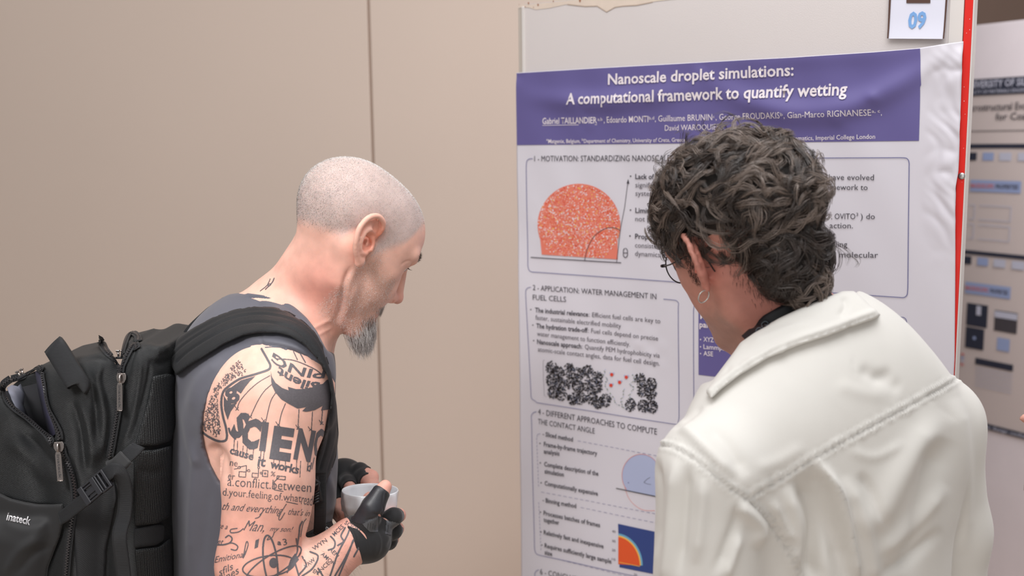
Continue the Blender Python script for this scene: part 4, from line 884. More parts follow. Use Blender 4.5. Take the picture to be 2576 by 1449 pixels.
# ================================================================ TATTOOS (flat ink lying on the skin)
class Raster:
    def __init__(s, x0, y0, x1, y1, st): s.x0, s.y0, s.st = x0, y0, st; s.w = int((x1-x0)/st); s.h = int((y1-y0)/st); s.m = np.zeros((s.h, s.w), bool)
    def _sub(s, lo_, hi_):
        a = max(0, int((lo_[0]-s.x0)/s.st)-1); b = min(s.w, int((hi_[0]-s.x0)/s.st)+2); c = max(0, int((lo_[1]-s.y0)/s.st)-1); d = min(s.h, int((hi_[1]-s.y0)/s.st)+2)
        if a >= b or c >= d: return None
        X, Y = np.meshgrid(s.x0+(np.arange(a, b)+.5)*s.st, s.y0+(np.arange(c, d)+.5)*s.st); return (slice(c, d), slice(a, b)), X, Y
    def tri(s, T):
        r = s._sub(T.min(0), T.max(0))
        if r is None: return
        sl, X, Y = r; a, b, c = T; f = lambda p, q: (q[0]-p[0])*(Y-p[1])-(q[1]-p[1])*(X-p[0]); u, v, w_ = f(a, b), f(b, c), f(c, a); s.m[sl] |= ((u >= 0) & (v >= 0) & (w_ >= 0)) | ((u <= 0) & (v <= 0) & (w_ <= 0))
    def text(s, body, p0, p1, h, bold=0, shear=0, arc=0):
        V, T = glyphs(body, bold*.01); p0 = np.array(p0, float); e = np.array(p1, float)-p0; L = np.linalg.norm(e); e /= L; n = np.array([e[1], -e[0]]); x = (V[:, 0]+shear*V[:, 1]); x = x/max(x.max(), 1e-6); q = p0+x[:, None]*L*e+V[:, 1:]*h*n+(arc*(1-(2*x-1)**2))[:, None]*n
        for t in T: s.tri(q[t])
    def line(s, pts, wd, n=6, closed=False):
        p = catmull([(a, b, 0) for a, b in pts], n, closed)[:, :2] if n > 1 and len(pts) > 2 else np.array(pts, float)
        if closed: p = np.concatenate([p, p[:1]])
        for i in range(len(p)-1):
            a, b = p[i], p[i+1]; r = s._sub(np.minimum(a, b)-wd, np.maximum(a, b)+wd)
            if r is None: continue
            sl, X, Y = r; e = b-a; t = np.clip(((X-a[0])*e[0]+(Y-a[1])*e[1])/(e @ e+1e-9), 0, 1); s.m[sl] |= (X-a[0]-t*e[0])**2+(Y-a[1]-t*e[1])**2 < (wd/2)**2
    def poly(s, pts):
        p = np.array(pts, float); r = s._sub(p.min(0), p.max(0))
        if r is not None: sl, X, Y = r; s.m[sl] |= polyd(X, Y, p) < 0
    def build(s, name, tree, m, parent, off=.00035, ymax=1.75):
        C = np.argwhere(s.m); u = np.unique(np.concatenate([C+np.array(d) for d in ((0,0),(0,1),(1,1),(1,0))]), axis=0); key = -np.ones((s.h+2, s.w+2), int); V = []; ok = np.zeros(len(u), bool)
        for k, (j, i) in enumerate(u):
            h, n = hit(tree, s.x0+i*s.st, s.y0+j*s.st)
            if h is None or h.y > ymax: V.append((0, 0, 0)); continue
            if n.dot(h-CAMP) > -.02*(h-CAMP).length: V.append((0, 0, 0)); continue
            V.append(tuple(h+n*off)); ok[k] = True
        key[u[:, 0], u[:, 1]] = np.arange(len(u)); V = np.array(V)
        Q = np.stack([key[C[:, 0], C[:, 1]], key[C[:, 0]+1, C[:, 1]], key[C[:, 0]+1, C[:, 1]+1], key[C[:, 0], C[:, 1]+1]], 1); Q = Q[ok[Q].all(1)]
        sp = V[Q].max(1)-V[Q].min(1); Q = Q[np.linalg.norm(sp, axis=1) < .006]; o = mesh_np(name, V, Q, m, parent); o['kind'] = 'stuff'; return o
R = Raster(490, 690, 925, 1449+24, .72); t = R.text; l = R.line
t('S', (578, 1090), (607, 1103), 58, 6); t('C', (603, 1119), (648, 1128), 66, 6); t('I', (652, 1130), (668, 1132), 66, 4); t('E', (678, 1148), (730, 1156), 72, 6); t('N', (738, 1150), (781, 1158), 70, 5); t('C', (787, 1150), (812, 1152), 68, 4)
l([(576, 1078), (580, 1090), (592, 1104)], 5)
t('cause', (577, 1140), (636, 1158), 19, 3); t('it', (647, 1171), (667, 1174), 24, 3); t('works', (678, 1176), (750, 1192), 20, 3); t('d', (771, 1184), (780, 1186), 22, 2)
for a, b in (((590, 1105), (588, 1136)), ((598, 1110), (597, 1140)), ((612, 1122), (610, 1146)), ((622, 1126), (620, 1150)), ((639, 1122), (636, 1150)), ((657, 1132), (655, 1158)), ((665, 1133), (662, 1160)), ((689, 1156), (687, 1176)), ((703, 1158), (701, 1182)), ((718, 1160), (717, 1184)), ((746, 1158), (745, 1184)), ((756, 1160), (754, 1200)), ((775, 1160), (772, 1185)), ((790, 1152), (784, 1180)), ((800, 1152), (796, 1176))): l([a, b], 1.8, 1)
R.poly([(681,934),(684,948),(693,963),(710,976),(726,982),(724,973),(745,979),(768,978),(791,973),(797,974),(793,967),(811,966),(820,957),(828,953),(840,976),(840,1028),(807,1033),(811,1021),(791,1032),(770,1036),(760,1034),(770,1024),(749,1028),(728,1017),(708,1005),(693,988),(683,968)])
for p_ in ([(679,945),(650,962),(625,984),(604,1009),(596,1030)], [(682,968),(664,985),(648,1010),(631,1046)], [(693,988),(680,1012),(668,1063)], [(718,1015),(708,1040),(701,1072)], [(752,1030),(749,1080)], [(786,1036),(783,1084)], [(811,1033),(808,1067)], [(826,1032),(818,1082)]): l(p_, 2)
for x, y in ((596, 1030), (629, 1050), (663, 1060), (699, 1070), (749, 1078), (780, 1082), (808, 1066)): l([(x-5, y-9), (x-2, y-4), (x+1, y-1), (x+5, y+2)], 1.8, 1); l([(x+4, y-5), (x-3, y+2)], 1.6, 1)
l([(658,878),(675,908),(680,921),(673,931),(637,943),(604,953),(575,972),(561,988),(557,1015),(561,1046),(569,1077),(571,1100),(565,1109),(548,1109),(526,1099),(505,1084)], 5.5)
R.poly([(643,946),(606,957),(580,976),(593,981),(606,990),(616,975),(628,960)]); R.poly([(563,994),(564,1030),(573,1056),(580,1036),(597,1012),(583,1017),(570,1006)])
t('8', (577, 1018), (607, 1004), 36, 4)
reg = np.array([(606, 900), (566, 938), (530, 990), (513, 1050), (509, 1082), (545, 1102), (563, 1098), (552, 1030), (553, 985), (580, 958), (622, 938)], float); r4 = random.Random(11); tot = 0
for _ in range(1200):
    x, y = r4.uniform(505, 622), r4.uniform(898, 1102)
    if polyd(np.array([[x]]), np.array([[y]]), reg)[0, 0] < -3 and not R.m[int((y-R.y0)/R.st)-3:int((y-R.y0)/R.st)+1:2, int((x-R.x0)/R.st)-3:int((x-R.x0)/R.st)+3:2].any():
        a = r4.uniform(-.9, .5); sh = r4.choice([[(-2,-4),(2,-3),(0,0),(2,3),(-2,4)], [(2,-4),(-1,-3),(-2,0),(0,3),(2,1),(0,0)], [(0,-4),(2,-1),(0,1),(-2,3),(0,4),(1,2),(-2,-2),(0,-4)], [(-1,-4),(1,0),(0,4)], [(-2,-3),(0,-4),(2,-2),(-2,4),(2,4)]]); R.line([(x+p*math.cos(a)-q*math.sin(a), y+p*math.sin(a)+q*math.cos(a)) for p, q in sh], 1.5, 3)
# upside-down lettering on the shoulder
t('Silent', (806, 962), (702, 922), 21, 3, 0, 10); t('PING', (822, 930), (688, 886), 22, 2, 0, 14); l([(697, 903), (740, 907), (790, 928), (812, 945)], 2.5); l([(738, 884), (748, 905)], 2.5, 1); l([(752, 884), (768, 912)], 3, 1)
# circuit lettering
def circ(x, y, r, w=1.8): l([(x+r*math.cos(a), y+r*math.sin(a)) for a in np.linspace(0, 6.28, 7)[:-1]], w, 3, True)
def box(x0, y0, x1, y1, s=.03, w=2.0): l([(x0, y0), (x1, y0+(x1-x0)*s*3), (x1-1, y1+(x1-x0)*s*3), (x0-1, y1), (x0, y0)], w, 1)
box(602, 1186, 619, 1199); l([(603, 1175), (620, 1171), (620, 1186)], 2, 1); circ(602, 1176, 3); circ(626, 1184, 3); l([(619, 1184), (623, 1184)], 2, 1)
box(635, 1190, 650, 1200); l([(650, 1192), (650, 1180)], 2, 1); circ(651, 1176, 2.6); circ(657, 1190, 2.4); box(661, 1183, 674, 1198); circ(667, 1191, 2); t('%', (680, 1197), (692, 1199), 12); box(697, 1197, 718, 1205)
t('ne', (578, 1171), (597, 1174), 17, -.4); t('er', (573, 1205), (590, 1208), 18, -.4); l([(590, 1180), (600, 1178)], 1.8, 1)
t('a.conflict.between', (572, 1222), (782, 1238), 24, -.6); t('d.your.feeling.of.what', (560, 1246), (757, 1263), 19, -.6); t('read', (757, 1268), (784, 1272), 26, -.6); l([(702, 1200), (690, 1212), (690, 1232), (712, 1236)], 2, 1); l([(720, 1262), (748, 1268)], 2, 1)
t('th and everything', (556, 1282), (712, 1293), 19, -.2, .55); t("that's in", (722, 1294), (779, 1299), 16, -.2, .5); l([(720, 1268), (705, 1292), (701, 1306), (706, 1306), (716, 1290)], 2); l([(662, 1285), (652, 1300), (642, 1304)], 2)
t('ke a', (547, 1328), (572, 1332), 14, 0, .4); t('Man,', (612, 1334), (664, 1338), 26, -.3, .6); l([(612, 1330), (600, 1338), (582, 1340), (581, 1332), (597, 1329)], 2.6); t('my son!', (678, 1336), (738, 1338), 13, -.2, .6); l([(690, 1338), (684, 1352), (672, 1358), (678, 1348)], 2)
t('et', (546, 1368), (562, 1370), 14, 0, .4); l([(568, 1352), (576, 1347), (584, 1354), (580, 1364), (566, 1370), (546, 1371)], 3.4); l([(562, 1370), (584, 1366), (598, 1374), (594, 1384), (582, 1382)], 3)
t('Emitional', (540, 1416), (622, 1400), 15, 0, .5); l([(612, 1404), (618, 1370), (622, 1362), (624, 1372), (616, 1396)], 2.4); t('1', (640, 1380), (659, 1372), 18, 1, .2); t('a', (697, 1370), (707, 1371), 12, 3); t('3', (713, 1372), (723, 1370), 16, 0)
def ell(cx, cy, rx, ry, rot, w): R.line([(cx+rx*math.cos(a)*math.cos(rot)-ry*math.sin(a)*math.sin(rot), cy+rx*math.cos(a)*math.sin(rot)+ry*math.sin(a)*math.cos(rot)) for a in np.linspace(0, 6.28, 25)[:-1]], w, 2, True)
ell(688, 1420, 80, 25, -.55, 3.4); ell(680, 1412, 66, 17, 1.45, 4.4); ell(676, 1424, 66, 26, -.15, 3.6); R.poly([(688+11*math.cos(a), 1416+13*math.sin(a)) for a in np.linspace(0, 6.28, 20)])
t('sfils', (552, 1449), (590, 1430), 16, 0, .4); t('lines', (560, 1466), (605, 1440), 18, 0, .4)
l([(760, 1312), (754, 1325), (752, 1345), (748, 1370)], 4); l([(770, 1305), (762, 1318), (756, 1350)], 2); l([(745, 1355), (748, 1385), (735, 1415), (722, 1440)], 3.5); R.poly([(742, 1392), (752, 1408), (735, 1428), (722, 1432), (730, 1408)])
# forearm
for p_ in ([(880, 1330), (872, 1350), (850, 1392), (830, 1449)], [(896, 1345), (870, 1400), (842, 1449)], [(868, 1328), (858, 1348), (864, 1362), (850, 1372)], [(888, 1360), (876, 1392), (852, 1449)], [(832, 1350), (842, 1362), (840, 1378), (826, 1384)], [(780, 1388), (800, 1400), (786, 1430), (760, 1449)], [(760, 1400), (770, 1422), (752, 1446)], [(800, 1430), (812, 1449)], [(900, 1352), (904, 1372), (890, 1400)], [(740, 1410), (752, 1449)]): l(p_, 4.2)
for s_, a, b in (('MCES', (842, 1350), (866, 1326)), ('WYN', (790, 1386), (824, 1362)), ('AMON', (806, 1396), (838, 1424)), ('AEN', (826, 1382), (846, 1404)), ('ANCE', (800, 1448), (830, 1418)), ('VAW', (770, 1430), (794, 1410)), ('SCION', (866, 1318), (902, 1340)), ('EN', (786, 1440), (798, 1446))): t(s_, a, b, 10, 1)
# nape
l([(668, 728), (684, 712), (690, 700)], 2.6); l([(655, 732), (672, 718), (680, 702)], 2); t('6', (676, 722), (684, 716), 10, 1)
m_ink = mat('tattoo_ink', hexc(92, 88, 92), .5, noise=.12, nscale=400, spec=.4)
tree1 = bvhs(S1, (480, 680, 940, 1500))
R.build('tattoo', tree1, m_ink, man1, ymax=1.72)
# ================================================================ FINGERLESS GLOVES
m_gl = mat('black_leather', hexc(44, 45, 50), .42, noise=.12, nscale=120, bump=.25, bscale=700, spec=.5, dist=.0005)
m_gf = mat('black_glove_cloth', hexc(20, 20, 23), .75, noise=.1, nscale=200, bump=.3, bscale=1500, sheen=.2, dist=.0004)
m_patch = mat('grey_rubber_patch', hexc(78, 80, 84), .32, noise=.08, nscale=150, spec=.6)
def glove(lo_, hi_, prims, tips, g=.0016, h=.0013):
    fl = Field(lo_, hi_, h)
    for p_, k in prims: fl.add(p_, k, g)
    for t_ in tips: fl.cut(t_, .0006)
    q = Skin(*fl.mesh()); q.V = relax(q.V, q.Q, 1, .4); return q.upd()
def chain(pts, rs): return [(Rc(P(*pts[i]), P(*pts[i+1]), rs[i], rs[i+1]), .004) for i in range(len(pts)-1)]
def halfspace(c, d, r=.03): d = Vector(d).normalized(); return Rc(Vector(c)+d*r, Vector(c)+d*(r+.05), r, r)
pr = [(El(P(925, 1352, 1.445), (.032, .022, .036)), .015), (Rc(WR.lerp(P(925, 1352, 1.445), .25), P(925, 1352, 1.445), .033, .030), .012)]
for a, b in HR: pr += chain(a[:3], b[:3]) 
th = HR[0][0]; fdir = P(*th[3])-P(*th[2]); tips = [halfspace(P(*th[2])+fdir*.15, fdir, .022)]
for a, b in HR[1:]: d = P(*a[2])-P(*a[1]); tips.append(halfspace(P(*a[1])+d*.45, d, .018))
wd = (P(770, 1440, 1.39)-WR).normalized(); tips.append(El(WR+wd*.036, (.055, .055, .055)) if False else Rc(WR+wd*.055+Vector((0, 0, 0)), WR+wd*.12, .052, .052))
G1 = glove(tuple(P(835, 1450, 1.45)-Vector((0, .08, .0))), tuple(P(1045, 1190, 1.45)+Vector((0, .12, 0))), pr, tips)
for pth, w_, h_ in (([(858, 1310), (900, 1330), (925, 1360), (930, 1400)], 3, -.0012), ([(935, 1290), (962, 1300), (985, 1318)], 4, -.002), ([(915, 1310), (950, 1300), (965, 1280)], 3, -.0012), ([(940, 1330), (955, 1360), (950, 1400)], 5, .002), ([(960, 1330), (985, 1350), (975, 1380)], 5, -.0015), ([(870, 1320), (890, 1345), (900, 1400)], 4, .0015), ([(965, 1235), (962, 1270), (968, 1295)], 2, -.001)): G1.emboss(pth, w_, h_)
G1.upd()
gl = G1.build('glove', m_gf, man1)
tg = bvhs(G1)
def dpatch(name, poly, tree, m, parent, off=.0006, st=1.6, relief=None):
    R_ = Raster(min(p[0] for p in poly)-3, min(p[1] for p in poly)-3, max(p[0] for p in poly)+4, max(p[1] for p in poly)+4, st); R_.poly(poly); o = R_.build(name, tree, m, parent, off, 9); del o['kind']
    bm = bmesh.new(); bm.from_mesh(o.data); left = set(bm.verts); best = set()
    while left:
        st_ = [next(iter(left))]; comp = set(st_)
        while st_:
            for e in st_.pop().link_edges:
                for v in e.verts:
                    if v not in comp: comp.add(v); st_.append(v)
        left -= comp
        if len(comp) > len(best): best = comp
    bmesh.ops.delete(bm, geom=[v for v in bm.verts if v not in best], context='VERTS'); bm.to_mesh(o.data); bm.free(); return o
for nm, poly, m in (('leather_panel', [(884, 1303), (905, 1275), (930, 1243), (942, 1225), (958, 1224), (970, 1235), (969, 1262), (963, 1280), (975, 1296), (998, 1308), (1018, 1316), (1020, 1300), (1012, 1293), (1022, 1300), (1023, 1322), (1012, 1340), (962, 1338), (970, 1300), (952, 1298), (930, 1310), (910, 1318), (885, 1312)], m_gl),
                    ('rubber_patch', [(912, 1318), (950, 1296), (951, 1338), (930, 1338)], m_patch), ('rubber_patch', [(972, 1308), (1012, 1318), (1012, 1345), (968, 1344)], m_patch), ('reinforcement', [(975, 1402), (1004, 1365), (1000, 1385), (965, 1412)], m_patch)):
    try: dpatch(nm, poly, tg, m, gl)
    except ValueError: print('PATCH MISSED', nm)
mb = MB()
for x, y0, y1 in ((926, 1316, 1330), (932, 1314, 1330), (938, 1316, 1330), (944, 1320, 1334), (976, 1320, 1338)):
    p_, n_ = drape(tg, [(x, y0), (x-1, (y0+y1)/2), (x-2, y1)], .0012, 3); mb.tube(p_, .0004, 4)
mb.build('stitching', m_gf, gl, True)['kind'] = 'stuff'
# frayed edge of the glove at the wrist
pr = [(El(P(865, 1205, 1.665), (.034, .026, .030)), .012), (Rc(P(865, 1205, 1.665), P(800, 1220, 1.70), .030, .030), .012)]
tips = []
for a, b in HL[:]: pr += chain(a[:3], b[:3])
for a, b in HL: d = P(*a[2])-P(*a[1]); tips.append(halfspace(P(*a[1])+d*.35, d, .018))
G2 = glove(tuple(P(770, 1330, 1.66)-Vector((0, .10, 0))), tuple(P(975, 1130, 1.66)+Vector((0, .09, .01))), pr, tips, .0018, .0016)
G2.build('glove', m_gf, man1)
# ================================================================ CUP
m_por = mat('white_porcelain', hexc(226, 228, 232), .12, coat=.5, spec=.6)
CT = P(931, 1234, 1.535); ax = Vector((.03, .10, 1)).normalized(); a_ = ax.orthogonal().normalized(); b_ = ax.cross(a_); n = 72
prof = [(0, -.070), (.022, -.070), (.0235, -.0665), (.026, -.064), (.031, -.050), (.0355, -.034), (.0362, -.031), (.0395, -.030), (.0408, -.018), (.0413, -.004), (.0418, .0), (.0412, .0014), (.0402, .0006), (.0395, -.004), (.037, -.030), (.032, -.052), (.020, -.062), (0, -.063)]
G = []
for r, z in prof:
    row = []
    for i in range(n):
        t_ = 2*math.pi*i/n; fl_ = .0022*max(0, math.sin(9*t_+z*70))**1.3*(1 if r > .03 and z < -.003 and z > -.066 else 0); q = CT+ax*z+(a_*math.cos(t_)+b_*math.sin(t_))*(r*1.04+fl_+1e-5); row.append(tuple(q))
    G.append(row)
mb = MB(); mb.grid(G, True); cup = mb.build('coffee_cup', m_por, None, True); tag(cup, 'white porcelain cup with twisted fluting held in black fingerless gloves', 'cup')
# ================================================================ BACKPACK
m_bag = mat('black_nylon', hexc(22, 24, 26), .55, noise=.12, nscale=14, spec=.4, sheen=.05)
def weave(m, scale, strength, dist=.0006, kind='W', rot=(0, 0, 0)):
    nt = m.node_tree; N = nt.nodes; L = nt.links; b = N['Principled BSDF']; tc = N.new('ShaderNodeTexCoord'); mp_ = N.new('ShaderNodeMapping'); mp_.inputs['Rotation'].default_value = rot; L.new(tc.outputs['Object'], mp_.inputs['Vector'])
    if kind == 'W': t_ = N.new('ShaderNodeTexWave'); t_.inputs['Scale'].default_value = scale; t_.inputs['Distortion'].default_value = .6; t_.bands_direction = 'Z'; out = t_.outputs['Fac']
    else: t_ = N.new('ShaderNodeTexVoronoi'); t_.inputs['Scale'].default_value = scale; t_.inputs['Randomness'].default_value = .15; out = t_.outputs['Distance']
    L.new(mp_.outputs['Vector'], t_.inputs['Vector']); bp = N.new('ShaderNodeBump'); bp.inputs['Strength'].default_value = strength; bp.inputs['Distance'].default_value = dist; L.new(out, bp.inputs['Height']); L.new(bp.outputs['Normal'], b.inputs['Normal']); return out
weave(m_bag, 330, .7, rot=(.25, .2, 0))
m_mesh = mat('black_air_mesh', hexc(20, 22, 24), .6, spec=.5); weave(m_mesh, 420, 1, .0015, 'V')
m_web = mat('black_webbing', hexc(24, 25, 28), .6, spec=.35, sheen=.05); weave(m_web, 420, .7, .0004)
m_soft = mat('black_pocket_cloth', hexc(22, 22, 24), .7, noise=.1, nscale=40, sheen=.15)
m_in = mat('grey_lining', hexc(120, 122, 136), .5, noise=.1, nscale=30); m_void = mat('dark_lining', hexc(18, 18, 24), .8)
m_zip = mat('zip_teeth', hexc(88, 86, 88), .3, .7); m_met = mat('gunmetal', hexc(158, 150, 146), .28, .95); m_pl = mat('black_plastic', hexc(38, 38, 42), .38)
blo = (P(-60, 1000, 1.6).x-.03, 1.36, P(100, 1449, 1.45).z-.16); bhi = (P(470, 1000, 1.6).x+.02, 1.84, P(300, 760, 1.75).z)
YB0, YB1 = 1.435, 1.70
LM = [(338, 872), (372, 850), (420, 858), (440, 856), (440, 900), (438, 980), (442, 1100), (434, 1300), (440, 1700), (300, 1700), (296, 1300), (300, 1100), (312, 960)]
LC = [(108, 940), (130, 905), (185, 893), (262, 875), (322, 860), (345, 880), (350, 1000), (330, 1150), (318, 1400), (318, 1700), (150, 1700), (150, 1250), (130, 1080)]
LF = [(-22, 1040), (-8, 990), (20, 966), (70, 952), (130, 960), (165, 1060), (200, 1180), (225, 1300), (222, 1700), (-40, 1700), (-60, 1350), (-55, 1180)]
LP = [(-80, 1252), (-30, 1240), (30, 1262), (95, 1272), (158, 1275), (172, 1310), (150, 1420), (130, 1700), (-90, 1700)]
f = Field(blo, bhi, .0036)
f.add(Sl(LM, 1.53, YB0+.012, YB1, .045), .0); f.add(Sl(LC, 1.53, YB0, YB1-.01, .055), .018); f.add(Sl(LF, 1.52, YB0+.006, YB1-.03, .050), .016); f.add(Sl(LP, 1.48, YB0-.012, YB1-.02, .040), .006)
f.cut(Pv([(256, 830), (283, 905), (300, 931), (310, 918), (312, 890), (320, 850), (330, 826)], 1.3, 1.9), .004)
OP = [(27, 955), (6, 972), (6, 992), (18, 1019), (67, 1055), (103, 1087), (134, 1111), (147, 1078), (134, 1046), (123, 1015), (116, 972), (112, 942), (99, 929), (74, 944), (50, 948)]
f.cut(Pv(OP, 1.3, 1.56), .003)
BG = Skin(*f.mesh()); BG.V = relax(BG.V, BG.Q, 2, .5); BG.upd()
for pth, w_, h_ in (([(345, 868), (331, 900), (320, 950)], 5, -.004), ([(150, 1130), (185, 1200), (195, 1300)], 8, -.006), ([(300, 1150), (298, 1300), (300, 1449)], 9, -.008),
                    ([(200, 1000), (225, 1080), (232, 1180)], 16, .006), ([(250, 960), (262, 1060), (250, 1160)], 14, .006), ([(180, 1000), (205, 1100), (215, 1200)], 10, -.006), ([(225, 930), (240, 1010), (245, 1120)], 9, -.005), ([(270, 890), (262, 960), (280, 1040)], 9, -.004),
                    ([(190, 910), (240, 900), (270, 910)], 4, -.002), ([(20, 1100), (80, 1150), (130, 1220)], 20, .005), ([(40, 1080), (100, 1130), (150, 1190)], 9, -.004), ([(10, 1400), (60, 1350), (120, 1320)], 14, .005), ([(0, 1449), (60, 1400), (140, 1370)], 12, -.005),
                    ([(0, 1250), (40, 1268), (100, 1276), (155, 1276)], 6, -.007), ([(360, 870), (400, 880), (430, 870)], 9, .004), ([(370, 900), (400, 915), (440, 900)], 8, -.004), ([(355, 880), (350, 960), (330, 1060), (300, 1130)], 5, .003), ([(378, 905), (372, 960), (340, 1080), (315, 1130)], 4, -.003), ([(100, 1449), (128, 1400), (165, 1310)], 6, -.005)): BG.emboss(pth, w_, h_)
BG.upd(); bag = BG.build('backpack', m_bag); tag(bag, 'black nylon backpack with open zips and side buckle worn by the shaved man', 'backpack')
tb = bvhs(BG, (-80, 700, 520, 1700))
# side mesh panels, back pads, lower pocket face, stub of webbing: layers lying over the bag
def layer(name, poly, g, m, parent=bag, h=.0026, y1=1.62, base='bag', k=.004, src=None):
    P_ = Pv(poly, 1.2, y1); fl = Field(tuple(np.maximum(P_.lo-.004, [blo[0], blo[1], blo[2]])), tuple(np.minimum(P_.hi+.004, bhi)), h)
    for p_, kk in ((Sl(LM, 1.53, YB0+.012, YB1, .045), 0), (Sl(LC, 1.53, YB0, YB1-.01, .055), .018), (Sl(LF, 1.52, YB0+.006, YB1-.03, .050), .016), (Sl(LP, 1.48, YB0-.012, YB1-.02, .040), .006)): fl.add(p_, kk, g)
    fl.keep(P_, k); q = fl.mesh()
    if not len(q[1]): return None
    S_ = Skin(*q); S_.V = relax(S_.V, S_.Q, 2, .5); S_.upd(); return S_
for nm, poly, g, m in (('mesh_panel', [(384, 946), (420, 940), (456, 945), (456, 985), (446, 1060), (430, 1110), (392, 1122), (338, 1124), (352, 1075), (372, 1010)], .008, m_mesh), ('mesh_panel', [(336, 1132), (385, 1132), (432, 1120), (432, 1200), (428, 1300), (395, 1318), (338, 1324), (336, 1230)], .009, m_mesh),
                       ('mesh_panel', [(338, 1382), (400, 1375), (430, 1352), (434, 1449), (438, 1490), (350, 1490)], .009, m_mesh), ('webbing_stub', [(336, 1330), (395, 1318), (414, 1322), (412, 1360), (392, 1372), (336, 1380)], .007, m_web),
                       ('lower_pocket', [(-70, 1238), (-20, 1232), (27, 1254), (60, 1262), (95, 1268), (134, 1269), (158, 1267), (163, 1297), (150, 1350), (121, 1427), (108, 1520), (-90, 1520)], .006, m_soft), ('side_gusset', [(190, 1270), (285, 1190), (295, 1250), (268, 1380), (262, 1500), (196, 1500), (184, 1340)], .004, m_web)):
    S_ = layer(nm, poly, g, m)
    if S_:
        if nm == 'lower_pocket':
            S_.emboss([(10, 1449), (50, 1385), (110, 1350)], 12, .004); S_.emboss([(40, 1449), (80, 1400), (130, 1370)], 10, -.003); S_.emboss([(0, 1300), (60, 1330), (140, 1310)], 18, .003)
        if nm == 'mesh_panel': S_.emboss([(345, 1180), (380, 1190), (420, 1180)], 12, -.002)
        S_.upd(); o = S_.build(nm, m, bag)
        if nm == 'lower_pocket': tpk = bvhs(S_)
# logo lettering on the lower pocket
def solid_text(name, body, p0, p1, h, tree, m, parent, bold=0, off=.0006, th=.0012, res=2):
    V, T = glyphs(body, bold*.01, res); p0 = np.array(p0, float); e = np.array(p1, float)-p0; L = np.linalg.norm(e); e /= L; n_ = np.array([e[1], -e[0]]); q = p0+V[:, :1]/V[:, 0].max()*L*e+V[:, 1:]*h*n_
    A3 = []; B3 = []
    for x, y in q:
        hp, nn = hit(tree, x, y)
        if hp is None: hp = P(x, y, 1.44); nn = Vector((0, -1, 0))
        A3.append(tuple(hp+nn*(off+th))); B3.append(tuple(hp+nn*off*.2))
    E = {}
    for t_ in T:
        for a, b in ((t_[0], t_[1]), (t_[1], t_[2]), (t_[2], t_[0])): E[(a, b)] = 1
    side = [(a, b) for a, b in E if (b, a) not in E]; N_ = len(A3); o = mesh_np(name, A3+B3, [np.array(T), np.array([[b, a, a+N_, b+N_] for a, b in side])], m, parent, False); return o
m_logo = mat('logo_grey', hexc(150, 148, 150), .35, .3)
o = solid_text('logo_lettering', 'inateck', (17, 1309), (76, 1322), 21, tpk, m_logo, bag, 2)
# inside of the open front pocket
mb = MB()
def sheet(name, rows, m, parent=bag):
    mb = MB(); mb.grid([[tuple(P(*q)) for q in r] for r in rows]); o = mb.build(name, m, parent, True); s_ = o.modifiers.new('s', 'SOLIDIFY'); s_.thickness = .001; return o
sheet('pocket_lining', [[(18, 975, 1.52), (22, 985, 1.50), (30, 1005, 1.485), (42, 1028, 1.48)], [(30, 968, 1.53), (38, 985, 1.51), (45, 1005, 1.50), (55, 1040, 1.49)], [(45, 972, 1.545), (55, 985, 1.53), (52, 1010, 1.52), (66, 1048, 1.51)], [(52, 965, 1.555), (62, 990, 1.55), (60, 1020, 1.54), (76, 1060, 1.53)]], m_in)
sheet('divider_lining', [[(88, 935, 1.50), (95, 980, 1.50), (108, 1040, 1.485), (125, 1105, 1.46)], [(100, 932, 1.49), (112, 980, 1.48), (126, 1040, 1.47), (140, 1090, 1.455)]], mat('violet_lining', hexc(46, 44, 62), .7))
sheet('inner_wall', [[(10, 985, 1.555), (108, 960, 1.555)], [(0, 1130, 1.555), (160, 1130, 1.555)]], m_void)
# zips
def zipper(path, w=.0052, tape=.011, off=.0012, n=6, nm='zip', step=.0021, Y=None, parent=bag, tree=None):
    p_, n_ = drape(tree or tb, path, off, n, Y)
    for _ in range(3): p_[1:-1] = (p_[:-2]+2*p_[1:-1]+p_[2:])/4; n_[1:-1] = (n_[:-2]+2*n_[1:-1]+n_[2:])/4
    n_ /= np.linalg.norm(n_, axis=1)[:, None]
    mt = MB(); band(mt, p_, n_, tape, .0012, 0, 3); o = mt.build(nm+'_tape', m_web, parent, True)
    d = np.concatenate([[0], np.cumsum(np.linalg.norm(np.diff(p_, axis=0), axis=1))]); s_ = np.arange(0, d[-1], step); mz = MB()
    for k, q in enumerate(s_):
        c = np.array([np.interp(q, d, p_[:, i]) for i in range(3)]); c2 = np.array([np.interp(min(q+.001, d[-1]), d, p_[:, i]) for i in range(3)])-np.array([np.interp(max(q-.001, 0), d, p_[:, i]) for i in range(3)])
        nn = np.array([np.interp(q, d, n_[:, i]) for i in range(3)]); c2 /= np.linalg.norm(c2)+1e-9; bb = np.cross(c2, nn); bb /= np.linalg.norm(bb)+1e-9; sg = 1 if k % 2 else -1
        mz.box(c+bb*sg*w*.17+nn*.0020, w*.30, step*.36, .0011, (bb, c2, nn))
    z = mz.build(nm+'_teeth', m_zip, o); z['kind'] = 'stuff'; return o
zipper([(27, 953), (8, 968), (6, 992), (20, 1021), (67, 1057), (103, 1089), (136, 1115)], Y=1.46, off=.0022)
zipper([(112, 940), (117, 972), (124, 1015), (136, 1046), (150, 1080), (152, 1105)], Y=1.46, off=.0022); zipper([(30, 953), (52, 947), (76, 941), (98, 926), (110, 934)], Y=1.56, off=.002)
zipper([(158, 1120), (172, 1170), (184, 1235), (183, 1300), (175, 1370), (168, 1460)], off=.003)
